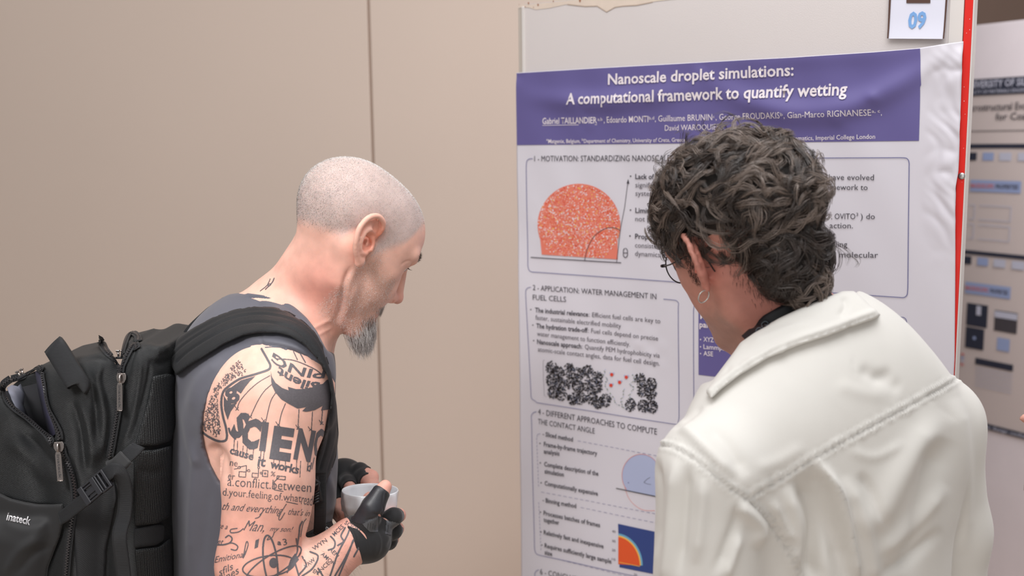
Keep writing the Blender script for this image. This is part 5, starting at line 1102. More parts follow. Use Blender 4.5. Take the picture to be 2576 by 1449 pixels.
zipper([(251, 852), (262, 880), (283, 906), (300, 926), (306, 940)], Y=1.49, off=.002); zipper([(309, 935), (316, 912), (328, 885), (342, 868), (347, 880)], Y=1.49, off=.002); zipper([(313, 896), (318, 868), (329, 838), (344, 846), (348, 862)], Y=1.56, off=.002)
zipper([(310, 950), (304, 1010), (294, 1070), (284, 1120), (279, 1150)], off=.003)
def slider(x, y, ang, L_, parent=bag, text=True, Y=1.43, sc=1.0):
    """metal zip slider with its pull tab hanging from it"""
    h, n_ = hit(tb, x, y); 
    if h is None: h = P(x, y, Y); n_ = -FWD
    n_ = (n_*.5-FWD*.8).normalized(); dn = (-UPC*math.cos(ang)+RIGHT*math.sin(ang)); dn = (dn-n_*dn.dot(n_)).normalized(); sd = dn.cross(n_); c = h+n_*.005
    s_ = empty('zip_slider', tuple(c)); s_.parent = parent
    def pr(name, pts, th, z, m=m_met):                                 # flat plate from an outline (x across, y down)
        mb = MB(); k = len(pts); top = [tuple(sd*a*sc+dn*b*sc+n_*(z+th)) for a, b in pts]; bot = [tuple(sd*a*sc+dn*b*sc+n_*z) for a, b in pts]; i = mb.addv(top+bot)
        cen = mb.addv([tuple(sd*(sum(a for a, _ in pts)/k)*sc+dn*(sum(b for _, b in pts)/k)*sc+n_*(z+q)) for q in (th, 0)])
        for j in range(k): q = (j+1) % k; mb.f3.append(np.array([[i+j, i+q, cen], [i+k+q, i+k+j, cen+1]])); mb.f4.append(np.array([[i+q, i+j, i+k+j, i+k+q]]))
        return bevel(mb.build(name, m, s_), .0004)
    e = .001
    pr('slider_body', [(-6*e, -8*e), (6*e, -8*e), (7.5*e, -4*e), (7*e, 1*e), (5*e, 5*e), (2*e, 8*e), (-2*e, 8*e), (-5*e, 5*e), (-7*e, 1*e), (-7.5*e, -4*e)], .002, .0)
    mb = MB(); mb.tube([dn*(-6*e)+n_*.001, dn*(-5*e)+n_*.005, dn*(2*e)+n_*.006, dn*(6*e)+n_*.0045, dn*(7*e)+n_*.001], .0017, 8); mb.build('bridge', m_met, s_, True)
    a = 3.1*e; b = 4.3*e
    pr('pull_tab', [(-a, 6*e), (a, 6*e), (b, 10*e), (b, L_-2*e), (b*.8, L_), (-b*.8, L_), (-b, L_-2*e), (-b, 10*e)], .0016, .0045)
    mb = MB(); pts = [sd*x_*e+dn*(L_-.001)+n_*z_ for x_, z_ in ((-4.2, .0062), (-4.2, .0078), (4.2, .0078), (4.2, .0062))]; mb.tube(pts, .0006, 6); mb.build('tab_lip', m_met, s_, True)
    if text:
        V, T = glyphs('inateck', .01); q = [tuple(sd*(-.35+V_[1]*-1+.35)*.0036*1+dn*(9.5*e+V_[0]/V[:, 0].max()*(L_-14*e))+n_*.0063+sd*.0016) for V_ in V]; mesh_np('tab_lettering', q, T, m_zip, s_)
    return s_
slider(311, 952, .02, .046); slider(153, 1123, .06, .048)
def small_slider(x, y, Y, r=0):
    c = P(x, y, Y); s_ = empty('zip_slider', tuple(c)); s_.parent = bag; mb = MB(); a, b = RIGHT*math.cos(r)+UPC*math.sin(r), UPC*math.cos(r)-RIGHT*math.sin(r)
    mb.box((0, 0, 0), .0065, .0016, .004, (a, b, FWD)); bevel(mb.build('slider_body', m_pl, s_), .0005)
    for q in (-.003, .0025):
        m2 = MB(); m2.tube([a*q, a*q+b*.005, a*(q*1.3)+b*.009], .0016, 8); m2.build('pull_stub', m_met, s_, True)
        m3 = MB(); m3.box(tuple(a*q*1.3+b*.010), .0026, .0012, .002, (a, b, FWD)); bevel(m3.build('pull_stub', m_met, s_), .0004)
small_slider(57, 947, 1.50, .5); small_slider(303, 900, 1.52, 0)
# top handle
def strap_on(name, pts, wd, th, m, parent, off=.002, Y=None, tree=None, n=8, bulge=0, ys=None, smooth=4):
    if ys is None: p_, n_ = drape(tree or tb, pts, off, n, Y)
    else:
        q = catmull([(a, b, y) for (a, b), y in zip(pts, ys)], n); p_ = np.array([tuple(P(*v)) for v in q]); n_ = np.tile(-np.array(FWD)*.9+np.array([0, 0, .25]), (len(p_), 1))
    mb = MB(); band(mb, p_, n_, wd, th, smooth, 6, bulge); return mb.build(name, m, parent, True)
hd = strap_on('handle', [(136, 868), (143, 878), (160, 905), (180, 938), (198, 966), (202, 974)], .030, .007, m_web, bag, ys=[1.462, 1.452, 1.444, 1.436, 1.430, 1.436], bulge=.002)
# compression strap with its buckle
strap_on('compression_strap', [(150, 1305), (165, 1296), (185, 1280), (208, 1262), (222, 1250)], .019, .0022, m_web, bag, ys=[1.43, 1.424, 1.418, 1.412, 1.410]); strap_on('compression_strap', [(262, 1215), (285, 1185), (310, 1158), (340, 1130), (350, 1120)], .020, .0022, m_web, bag, ys=[1.410, 1.408, 1.411, 1.418, 1.425])
strap_on('strap_keeper', [(272, 1182), (295, 1172), (318, 1150)], .0235, .0036, m_soft, bag, ys=[1.406, 1.404, 1.407])
strap_on('loose_strap', [(258, 1205), (272, 1190), (288, 1184), (302, 1192), (312, 1215), (316, 1250), (312, 1300), (300, 1345), (306, 1400), (312, 1449), (316, 1500)], .0205, .0018, m_web, bag, ys=[1.405, 1.398, 1.395, 1.396, 1.402, 1.408, 1.41, 1.40, 1.405, 1.41, 1.41])
bk = empty('side_buckle', tuple(P(240, 1228, 1.402))); bk.parent = bag
ex = (P(285, 1190, 1.40)-P(195, 1265, 1.405)).normalized(); en = (-FWD*.95+Vector((0, 0, .2))); en = (en-ex*en.dot(ex)).normalized(); ey = ex.cross(en)
def bplate(name, x0, x1, y0, y1, z0=0, th=.004, m=m_pl):
    mb = MB(); c = ex*(x0+x1)/2+ey*(y0+y1)/2+en*(z0+th/2); mb.box(tuple(c), abs(x1-x0)/2, abs(y1-y0)/2, th/2, (ex, ey, en)); return bevel(mb.build(name, m, bk), .0012, 3)
bplate('socket', -.022, -.013, -.014, .014, 0, .007); bplate('socket', -.014, .010, .0105, .0135, 0, .006); bplate('socket', -.014, .010, -.0135, -.0105, 0, .006); bplate('socket', .002, .010, -.0135, .0135, 0, .0075)
bplate('prong', -.014, .004, -.004, .004, .001, .004); bplate('prong', -.014, .004, .0065, .0095, .001, .005); bplate('prong', -.014, .004, -.0095, -.0065, .001, .005)
bplate('ladder_bar', .011, .0135, -.0125, .0125, .002, .005); bplate('ladder_bar', .0165, .019, -.0125, .0125, .002, .005); bplate('ladder_bar', .0225, .027, -.0135, .0135, 0, .006); bplate('ladder_side', .009, .027, .0115, .0145, 0, .006); bplate('ladder_side', .009, .027, -.0145, -.0115, 0, .006)
# ---------------------------------------------------------------- shoulder straps: padded layers lying over the shirt
def over(name, poly, g, m, y0=1.2, y1=1.60, h=.0030, hand=None):
    P_ = Pv(poly, y0, y1); fl = Field(tuple(np.maximum(P_.lo-.005, [fs.ax[i][0] for i in range(3)])), tuple(P_.hi+.005), h)
    tors(fl, g); fl.add(Rc(P(742, 765, 1.60), P(715, 830, 1.60), .056, .066), .02, g); 
    if hand: hand(fl)
    fl.keep(P_, .005); q = fl.mesh(); S_ = Skin(*q); S_.V = relax(S_.V, S_.Q, 2, .5); return S_.upd()
STR = [(428, 868), (452, 846), (490, 822), (535, 798), (590, 778), (640, 770), (690, 772), (730, 785), (765, 808), (792, 835), (812, 868), (828, 915), (838, 960), (847, 1020), (852, 1090), (846, 1150), (832, 1190), (812, 1225), (790, 1245), (778, 1205), (792, 1160), (812, 1100), (828, 1040), (830, 985), (818, 940), (795, 900), (765, 868), (730, 846), (695, 838), (650, 838), (610, 845), (560, 868), (510, 900), (470, 925), (445, 945), (430, 920)]
S_ = over('s', STR, .0175, m_web, 1.2, 1.66)
cl = [(440, 905), (470, 878), (520, 845), (580, 815), (640, 803), (690, 806), (735, 818), (770, 842), (797, 878), (818, 925), (833, 975), (838, 1040), (832, 1110), (812, 1180)]
S_.emboss(off(cl, 6), 3, -.0022, False); S_.emboss(off(cl, -14), 3, -.0018, False); S_.emboss(off(cl, -26), 6, -.002, False); S_.upd()
S_.build('shoulder_strap', m_web, bag)
S_ = over('s', [(440, 850), (470, 820), (520, 775), (560, 748), (595, 738), (612, 738), (606, 750), (570, 765), (530, 795), (490, 835), (455, 865)], .013, m_web, 1.60, 1.95); S_.build('shoulder_strap', m_web, bag)
# strap adjuster, webbing and lower buckle in front of the chest
strap_on('adjuster_webbing', [(806, 1190), (806, 1230), (806, 1290), (803, 1340), (800, 1352)], .017, .002, m_web, bag, ys=[1.452, 1.445, 1.442, 1.45, 1.46]); strap_on('adjuster_webbing', [(788, 1200), (792, 1225), (800, 1262)], .015, .003, m_web, bag, ys=[1.44, 1.436, 1.438])
ad = empty('strap_adjuster', tuple(P(795, 1225, 1.432))); ad.parent = bag; mb = MB()
mb.tube([P(778, 1196, 1.432)-ad.location, P(790, 1205, 1.43)-ad.location, P(803, 1214, 1.43)-ad.location, P(800, 1232, 1.432)-ad.location, P(782, 1245, 1.435)-ad.location], .0018, 8); mb.tube([P(780, 1226, 1.431)-ad.location, P(803, 1216, 1.43)-ad.location], .0018, 8); mb.build('frame', m_pl, ad, True)
rib_m = MB()
for k in range(5): rib_m.tube([P(784, 1240+k*7, 1.434)-ad.location, P(803, 1232+k*7, 1.434)-ad.location], .0016, 6)
rib_m.build('ribbed_grip', m_pl, ad, True)['kind'] = 'stuff'
S_ = over('s', [(752, 1350), (800, 1325), (835, 1310), (842, 1330), (835, 1352), (800, 1385), (752, 1392)], .020, m_mesh, 1.40, 1.66); S_.build('hip_belt', m_mesh, bag)
mb = MB(); mb.tube([P(814, 1338, 1.45), P(822, 1326, 1.45), P(832, 1334, 1.45), P(828, 1348, 1.45), P(818, 1350, 1.45), P(814, 1338, 1.45)], .0012, 8); mb.tube([P(820, 1328, 1.45), P(826, 1350, 1.45)], .001, 6); mb.build('belt_ring', mat('light_plastic', hexc(150, 150, 150), .4), bag, True)
# shirt tail point showing beyond the strap
sheet_o = MB(); sheet_o.grid([[tuple(P(*q)) for q in r] for r in [[(816, 872, 1.60), (831, 913, 1.60)], [(806, 905, 1.59), (815, 926, 1.59)]]]); sh_ = sheet_o.build('shirt_fold', m_sh, man1, True); q = sh_.modifiers.new('s', 'SOLIDIFY'); q.thickness = .0015
# ================================================================ TROUSERS AND SHOES (below the frame)
def lower(par, hip, depth_w, yawv, m_tr, m_shoe, zt, spread=.10, foot=.0, hw=.16):
    fx = Vector((math.cos(yawv), math.sin(yawv), 0)); lx = Vector((-fx.y, fx.x, 0)); c = Vector((hip[0], hip[1], 0))
    fl = Field((c.x-.32, c.y-.32, .05), (c.x+.32, c.y+.32, zt+.02), .009)
    AX = [fx, lx, Vector((0, 0, 1))]; fl.add(El(c+Vector((0, 0, zt-.10)), (depth_w, hw, .16), AX), 0)
    for s in (1, -1): a = c+lx*spread*s; fl.add(Rc(a+Vector((0, 0, zt-.16)), a+Vector((0, 0, .50)), .088, .066), .05); fl.add(Rc(a+Vector((0, 0, .50)), a+Vector((0, 0, .09)), .066, .055), .03)
    Q = fl.mesh(); mesh_np('trousers', Q[0], Q[1], m_tr, par)
    for s in (1, -1):
        a = c+lx*spread*s; f2 = Field(tuple(a-Vector((.2, .2, 0))), tuple(a+Vector((.2, .2, .13))), .007); f2.add(Rc(a-fx*.04+Vector((0, 0, .045)), a+fx*.14+Vector((0, 0, .036)), .043, .036), 0); f2.add(Rc(a+Vector((0, 0, .05)), a+Vector((0, 0, .10)), .045, .045), .03); Q = f2.mesh(); mesh_np('shoe', Q[0], Q[1], m_shoe, par)
m_tr = mat('dark_trousers', hexc(38, 38, 42), .85, noise=.1, nscale=30); m_shoe = mat('black_shoe', hexc(26, 26, 28), .5)
hp = P(630, 1449, 1.60); lower(man1, (hp.x, hp.y), .115, .32, m_tr, m_shoe, lo[2]+.20)
# ================================================================ MAN WITH CURLY HAIR IN A PALE JACKET
m_skin2 = mat('skin_ruddy', (.6, .35, .28, 1), .5, noise=.10, nscale=60, bump=.2, bscale=900, sss=.2, attr='tint', spec=.4, dist=.0006)
ear2 = P(1762, 660, 1.265)
yw = math.radians(126); fw2 = Vector((math.cos(yw), math.sin(yw), 0)); lf2 = Vector((-fw2.y, fw2.x, 0))
H2 = Frame(ear2-lf2*.078+Vector((0, 0, .018)), 122, 17, -15, 1.0)
C2 = P(2000, 880, 1.33)
zs = P(2000, 900, 1.3).z
f = Field((H2.o.x-.15, 1.00, P(2000, 1449, 1.3).z-.20), (P(2480, 1000, 1.38).x+.01, 1.62, H2.o.z+.17), .0045, {2: [(P(1900, 900, 1.3).z, 9, .0026)]})
head_sdf(H2, f); ear_sdf(H2, f, 1, 1.12, -6, flare=30, x0=.002); ear_sdf(H2, f, -1, 1.0)
A = f.add
A(Rc(H2.p(-.022, 0, -.02), P(1968, 800, 1.335), .052, .058), .025); A(Rc(H2.p(.01, 0, -.05), P(1950, 850, 1.36), .042, .052), .03); A(Rc(P(1968, 800, 1.335), P(2030, 930, 1.31), .058, .075), .03)
A(Rc(H2.p(-.012, .055, -.025), P(1905, 860, 1.32), .013, .013), .02)
LS, RS = P(1785, 1195, 1.15), P(2348, 1065, 1.38); sv = (RS-LS); sv.z = 0; sv.normalize(); Lb = -sv; Fb = Vector((-sv.y, sv.x, 0)); AX2 = [Fb, Lb, Vector((0, 0, 1))]
def torso2(A, g=0):
    n = P(2035, 905, 1.31)
    A(Rc(n, LS.lerp(n, .08), .078, .060), .06, g); A(Rc(n, RS, .078, .060), .06, g)
    A(El(P(2075, 1130, 1.29), (.105, .19, .15), AX2), .06, g); A(El(P(2075, 1330, 1.285), (.125, .205, .30), AX2), .06, g); A(El(P(2070, 1800, 1.285), (.125, .20, .28), AX2), .06, g)
def arms2(A, g=0):
    A(Rc(LS, P(1768, 1600, 1.13), .060, .060), .03, g); A(Rc(RS, P(2368, 1330, 1.385), .060, .062), .03, g); A(Rc(P(2368, 1330, 1.385), P(2350, 1750, 1.37), .062, .058), .02, g)
torso2(A, -.032); arms2(A, -.026)
# forearms and hands, brought together in front of him below the frame
EL, ER = P(1765, 1640, 1.13), P(2350, 1750, 1.37)
S2 = Skin(*f.mesh()); S2.V = relax(S2.V, S2.Q, 1, .4); S2.upd()
for q, a in ((([(1790, 760), (1830, 800), (1880, 850)]), .0),): pass
S2.upd()
h2 = H2.loc(S2.V); ax_, ay_, az_ = h2.T; in2 = np.linalg.norm(h2, axis=1) < .17
c2 = np.tile(np.array([.60, .285, .225]), (len(S2.V), 1))
c2 = mixc(c2, (.70, .20, .15), .85*np.exp(-(np.linalg.norm((h2-np.array([.0, .088, .003]))/np.array([.026, .016, .036]), axis=1))**2))
c2 = mixc(c2, (.50, .19, .15), .6*ss(.02, -.03, ax_)*ss(.02, -.02, az_)*in2); c2 = mixc(c2, (.33, .22, .18), .5*face_mask(ax_, ay_, az_)*in2*ss(-.05, -.08, az_))
c2 = mixc(c2, (.55, .18, .16), .8*np.exp(-(np.linalg.norm((h2-np.array([.097, 0, -.0825]))/np.array([.012, .024, .009]), axis=1))**2))
man2 = S2.build('person', m_skin2, None, c2*(1+.05*n3(S2.V, 50)[:, None]))
tag(man2, 'person with curly dark hair seen from behind in an off white jacket facing the poster', 'person')
for s in (1, -1):
    c = H2.p(.0775, .0325*s, .0020); e = ball('eye', c, .0125, m_eye, man2); ball('iris', c, .0127, m_iris, e, 20, H2.A[0], .48); ball('pupil', c, .01275, m_pup, e, 16, H2.A[0], .2)
ew = np.zeros(len(S2.V))
for s in (1, -1): ew += np.exp(-(np.abs(az_-.0245)/.0042)**4)*ss(.008, .013, np.abs(ay_))*ss(.055, .045, np.abs(ay_))*(ay_*s > 0)
hm2 = (np.linalg.norm(h2, axis=1) < .16)[S2.Q].all(1); Qh2 = S2.Q[hm2]
Pt, q = samp(S2.V, Qh2, ew*in2*(ax_ > .06), 600); N = S2.N[q[:, 0]]; sd = np.sign(H2.loc(Pt)[:, 1]); d = np.stack([0*sd-.25, sd, 0*sd+.35], 1)@np.array(H2.R).T
spikes('eyebrow', Pt-N*.0003, d*.9+N*.4+rng.normal(size=d.shape)*.18, rng.uniform(.006, .010, len(Pt)), .0002, m_br, man2)
# ---------------------------------------------------------------- hair
m_hair = mat('dark_brown_hair', hexc(66, 54, 48), .32, noise=.5, nscale=70, spec=1); m_hair2 = mat('brown_hair_strand', hexc(132, 116, 106), .3, noise=.3, nscale=90, spec=.9); m_cap = mat('hair_underlayer', hexc(34, 27, 24), .6)
fc = Field(tuple(H2.o-Vector((.16, .16, .13))), tuple(H2.o+Vector((.16, .16, .19))), .004)
fc.add(H2.el(-.016, 0, .050, .101, .083, .079), 0); fc.add(H2.el(.035, 0, .068, .066, .070, .056), .02); fc.add(H2.el(-.060, 0, -.015, .042, .062, .050), .02); fc.add(H2.el(-.068, 0, -.055, .024, .040, .036), .02)
for s in (1, -1): fc.cut(H2.el(.055, .085*s, -.035, .060, .05, .060), .01); fc.cut(H2.el(.0, .098*s, -.005, .024, .030, .044), .006)
fc.cut(H2.el(.115, 0, .0, .045, .08, .045), .01)
q = fc.mesh(); mesh_np('hair_underlayer', q[0], q[1], m_cap, man2)
def locks(n, seed, cen, rad, region, L_, nst, lift, curl, width, m, crown=(-.045, 0, .14), K=8, nm='hair', down=0, rs=.00036, bias=None):
    g = np.random.default_rng(seed); cen = np.array(cen); rad = np.array(rad); d = g.normal(size=(n*8, 3)); d /= np.linalg.norm(d, axis=1)[:, None]; Pl = cen+d*rad; Pl = Pl[region(Pl[:, 0], Pl[:, 1], Pl[:, 2])][:n]; n = len(Pl)
    e0 = g.uniform(.90, 1.0, n)[:, None]; path = [cen+(Pl-cen)*e0*.93]; cur = path[0]; ph = g.uniform(0, 6.28, n); cs = g.choice([-1, 1], n)*g.uniform(.3, 1, n)*curl; L1 = g.uniform(.6, 1.25, n)*L_
    for k in range(1, K):
        nn = (cur-cen)/rad**2; nn /= np.linalg.norm(nn, axis=1)[:, None]; t = cur-np.array(crown); t[:, 2] -= .05+down; 
        if bias is not None: t = t+np.array(bias)
        t -= nn*(t*nn).sum(1)[:, None]; t /= np.linalg.norm(t, axis=1)[:, None]+1e-9; b = np.cross(nn, t)
        big = 1.1*np.sin(cur[:, 0]*55+cur[:, 2]*38+seed)*np.cos(cur[:, 1]*47-cur[:, 2]*31); an = big+cs*math.sin(k*.55)+cs*k*.22+.35*np.sin(ph+k); dr = t*np.cos(an)[:, None]+b*np.sin(an)[:, None]
        cur = cur+dr*(L1/(K-1))[:, None]; tgt = cen+(cur-cen)/np.linalg.norm((cur-cen)/rad, axis=1)[:, None]*(e0+lift*math.sin(min(1, k/(K-1)*1.15)*math.pi*.62)*(.6+.4*np.sin(ph*3))[:, None]); cur = cur*.35+tgt*.65; path.append(cur)
    C = np.stack(path, 1); T = np.gradient(C, axis=1); T /= np.linalg.norm(T, axis=2)[..., None]; nn = C-cen; nn /= np.linalg.norm(nn, axis=2)[..., None]; b = np.cross(nn, T); nn2 = np.cross(T, b)
    u = g.normal(size=(n, nst, 1, 1))*.5; v = g.normal(size=(n, nst, 1, 1))*.3; tp = np.interp(np.linspace(0, 1, K), [0, .4, .8, 1], [1, 1.15, .7, .35])[None, None, :, None]; wv = g.uniform(.6, 1.3, (n, 1, 1, 1))*width
    jit = .0006*np.sin(np.linspace(0, 5, K)[None, None, :, None]*g.uniform(.7, 1.6, (n, nst, 1, 1))+g.uniform(0, 6, (n, nst, 1, 3)))
    S = C[:, None]+b[:, None]*u*wv*tp+nn2[:, None]*v*wv*tp+jit; S = S.reshape(-1, K, 3); W = S@np.array(H2.R).T*H2.k+np.array(H2.o); return strands(nm, W, g.uniform(.6, 1.25, len(W))*rs, m, man2)
free_ear = lambda x, y, z: ~((np.abs(y) > .055) & (x > -.020) & (x < .030) & (z < .050)) & ~((x > .028) & (z < .030)) & ~((x > .06) & (z < .055))
main_c, main_r = (-.014, 0, .052), (.114, .099, .092)
locks(560, 1, main_c, main_r, lambda x, y, z: free_ear(x, y, z) & (z > -.022), .060, 15, .07, 1.0, .0052, m_hair)
locks(420, 2, main_c, main_r, lambda x, y, z: free_ear(x, y, z) & (z > .0), .055, 14, .13, 1.5, .0048, m_hair2)
locks(150, 3, (-.062, 0, -.022), (.050, .066, .064), lambda x, y, z: (x < -.035) & (z < .02) & (z > -.075), .060, 14, .05, .8, .0048, m_hair, down=.06)
locks(60, 6, (-.070, 0, -.058), (.028, .042, .044), lambda x, y, z: (x < -.05) & (z < -.03), .040, 12, .10, .9, .0040, m_hair2, down=.06)
locks(34, 4, main_c, main_r, lambda x, y, z: (z > .09), .040, 5, .30, 2.2, .0050, m_hair, K=8, rs=.0003)
locks(60, 5, main_c, main_r, lambda x, y, z: (y > .05) & (x > .02) & (z > .02) & (z < .09), .050, 12, .16, 1.2, .0050, m_hair, bias=(.10, .02, -.04))
locks(7, 8, (-.062, -.02, -.022), (.056, .072, .068), lambda x, y, z: (y < -.03) & (x < -.05) & (z < -.035) & (z > -.07), .045, 5, .35, .8, .0050, m_hair, down=.03, rs=.0003)
# short hair of the sideburn and the nape
sb = in2*ss(.040, .034, ax_)*ss(.008, .014, ax_)*ss(-.030, -.020, az_)*(az_ < .05)*(np.abs(ay_) > .045)*(np.abs(ay_) < .078); np2 = in2*ss(-.02, -.04, ax_)*ss(-.085, -.06, az_)*(az_ < .02)
for wv, n, L_ in ((sb, 1600, .007), (np2, 2600, .009)):
    Pt, q = samp(S2.V, Qh2, wv, n); N = S2.N[q[:, 0]]; spikes('short_hair', Pt-N*.0004, flow(Pt, N, H2, .25), rng.uniform(.6, 1.2, n)*L_, .00025, m_cap, man2)
# earring
h_, n_ = P(1772, 712, 1.25), None
lobe = H2.p(.000, .094, -.034); mb = MB(); rr = .0072; a_ = H2.A[0]*.45+H2.A[1]*.9; a_.normalize(); b_ = Vector((0, 0, 1))
mb.tube([lobe-b_*.004+(a_*math.cos(t)+b_*math.sin(t))*rr for t in np.linspace(0, 2*math.pi, 33)], .0008, 8, False); mb.build('hoop_earring', mat('silver', hexc(200, 196, 190), .2, 1), man2, True)
# ---------------------------------------------------------------- round spectacles
m_fr = mat('dark_metal_frame', hexc(44, 40, 42), .3, .8); m_gls = mat('clear_lens', (1, 1, 1, 1), .0, trans=1); m_gls.node_tree.nodes['Principled BSDF'].inputs['IOR'].default_value = 1.15
gl_ = empty('eyeglasses', tuple(H2.p(.1, 0, 0))); tag(gl_, 'round thin dark metal eyeglasses worn by the curly haired person', 'glasses')
def kp(o): o.parent = gl_; o.matrix_parent_inverse = Matrix.Translation(-gl_.location); return o
for s in (1, -1):
    c = (.097, .0305*s, .0); R0 = .0225; ring = [H2.p(c[0]-.08*abs(R0*math.cos(t))*(math.cos(t)*s > 0), c[1]+R0*math.cos(t), c[2]+R0*math.sin(t)) for t in np.linspace(0, 2*math.pi, 41)]
    mb = MB(); mb.tube(ring, .0009, 8, False); fo = kp(mb.build('lens_rim', m_fr, None, True)); mb = MB(); cen = mb.addv([tuple(H2.p(c[0]-.0006, c[1], c[2]))]); i = mb.addv([tuple(v) for v in ring[:-1]]); k = len(ring)-1; mb.f3.append(np.array([[cen, i+j, i+(j+1) % k] for j in range(k)])); kp(mb.build('lens', m_gls, None, True))
    mb = MB(); mb.tube([H2.p(.0945, .0520*s, .008), H2.p(.0945, .0590*s, .010), H2.p(.086, .0640*s, .010)], .0022, 8); kp(mb.build('hinge', m_fr, None, True))
    mb = MB(); mb.tube(catmull([H2.p(.086, .0640*s, .010), H2.p(.06, .0735*s, .010), H2.p(.015, .0800*s, .014), H2.p(-.012, .082*s, .006), H2.p(-.020, .082*s, -.014)], 6), .0010, 8); kp(mb.build('temple', m_fr, None, True))
mb = MB(); mb.tube(catmull([H2.p(.0965, .0085, .008), H2.p(.101, 0, .013), H2.p(.0965, -.0085, .008)], 6), .0010, 8); kp(mb.build('bridge', m_fr, None, True))
# ---------------------------------------------------------------- jacket
m_jk = mat('off_white_cotton', hexc(222, 219, 213), .8, noise=.03, nscale=14, bump=.3, bscale=800, sheen=.2, dist=.0004)
zb_ = P(2000, 1449, 1.3).z-.24
fj = Field((P(1600, 1200, 1.1).x-.02, .96, zb_), (P(2500, 1000, 1.38).x+.03, 1.58, P(2060, 690, 1.3).z), .0042, {1: [(0, 1.32, .0034)]})
torso2(fj.add); arms2(fj.add); fj.add(Rc(P(1985, 840, 1.33), P(2035, 905, 1.31), .070, .078), .03)
fj.cut(Pv([(1500, 1000), (1790, 960), (1850, 880), (1900, 835), (1990, 795), (2100, 755), (2150, 748), (2180, 640), (1500, 600)], .9, 1.7), .004)
J = Skin(*fj.mesh()); J.V = relax(J.V, J.Q, 2, .5); J.upd()
YK = [(1886, 1252), (1960, 1208), (2050, 1153), (2150, 1096), (2250, 1042), (2340, 992), (2412, 952)]; SL = [(1652, 1118), (1700, 1128), (1760, 1165), (1830, 1222), (1880, 1256), (1930, 1310), (1980, 1380), (2014, 1449), (2040, 1500)]
for pth, w_, h_ in ((YK, 3.2, -.0030), (off(YK, 7), 4, .0016), (off(YK, -9), 6, .0016), (off(YK, -16), 2.4, -.0010), (SL, 3.5, -.0030), (off(SL, -8), 5, .0022), (off(SL, -16), 2.4, -.0012), (off(SL, 8), 5, .0012)): J.emboss(pth, w_, h_, False)
F_ = [([(2030, 1165), (2068, 1230), (2092, 1300), (2110, 1380), (2130, 1480)], 24, -.012), ([(2045, 1155), (2095, 1220), (2120, 1300), (2140, 1400), (2155, 1480)], 14, .015), ([(1985, 1220), (2010, 1290), (2020, 1360), (2010, 1449)], 26, .010), ([(2005, 1195), (2040, 1270), (2055, 1340), (2045, 1430), (2050, 1490)], 22, -.024),
      ([(1940, 1255), (1965, 1310), (2000, 1370)], 12, .006), ([(1835, 1265), (1880, 1290), (1910, 1330), (1900, 1380)], 16, .008), ([(1800, 1449), (1830, 1370), (1855, 1300), (1852, 1260)], 12, -.006), ([(1700, 1150), (1690, 1260), (1680, 1400), (1670, 1480)], 14, .006), ([(1730, 1170), (1722, 1290), (1710, 1449)], 12, -.006),
      ([(1770, 1200), (1765, 1300), (1750, 1420)], 14, .005), ([(1860, 1340), (1840, 1400), (1820, 1460)], 14, .006), ([(2150, 1330), (2210, 1290), (2260, 1200), (2310, 1120), (2380, 1040)], 34, .010), ([(2280, 1449), (2310, 1330), (2340, 1200), (2370, 1100)], 26, -.010), ([(2200, 1400), (2260, 1350), (2320, 1290), (2380, 1220)], 20, .006), ([(2210, 1449), (2290, 1400), (2370, 1330)], 14, -.005),
      ([(2400, 1000), (2420, 1100), (2425, 1250), (2420, 1400)], 22, .007), ([(2130, 1130), (2200, 1150), (2280, 1110)], 12, .002), ([(2160, 925), (2205, 948), (2250, 938)], 16, -.003), ([(2190, 945), (2230, 962), (2270, 980)], 16, -.002), ([(2100, 965), (2160, 985), (2240, 1000)], 18, .0015), ([(1700, 1060), (1740, 1090), (1800, 1150), (1850, 1200)], 16, .006), ([(1770, 1060), (1830, 1120), (1880, 1200)], 18, -.005),
      ([(1690, 1080), (1730, 1050), (1770, 1020)], 8, -.004), ([(1900, 1180), (1960, 1160), (2030, 1120)], 16, .002), ([(2150, 880), (2148, 920), (2160, 970)], 2.2, -.001), ([(2120, 1200), (2160, 1280), (2190, 1400), (2195, 1480)], 18, .007), ([(2160, 1190), (2200, 1250), (2230, 1330)], 12, -.005), ([(1650, 1150), (1660, 1250), (1650, 1400)], 9, -.005)]
for a, b, c in F_: J.emboss(a, b, c)
r5 = random.Random(8)
for k in range(46):                                              # small puckers along the seams
    i = r5.uniform(0, 1); pth = YK if k % 2 else SL; j = int(i*(len(pth)-1.01)); t_ = i*(len(pth)-1)-j; x = pth[j][0]*(1-t_)+pth[j+1][0]*t_; y = pth[j][1]*(1-t_)+pth[j+1][1]*t_; d_ = r5.choice([-1, 1]); J.blob(x+r5.uniform(-4, 4)+d_*8, y+d_*10, r5.uniform(6, 12), r5.uniform(3, 6), r5.uniform(-.0018, .0022), r5.uniform(-.9, .4))
J.upd(); J.build('jacket', m_jk, man2)
def over2(polys, g, y0, y1, h=.0028, k=.005, extra=0):
    P_ = Pv(polys, y0, y1); fl = Field(tuple(P_.lo-.005), tuple(P_.hi+.005), h); torso2(fl.add, g); fl.add(Rc(P(1985, 840, 1.33), P(2035, 905, 1.31), .070, .078), .03, g)
    if extra: fl.add(Rc(P(1968, 790, 1.335), P(2010, 860, 1.32), .068, .082), .03, extra)
    fl.keep(P_, k); q = fl.mesh(); S_ = Skin(*q); S_.V = relax(S_.V, S_.Q, 2, .5); return S_.upd()
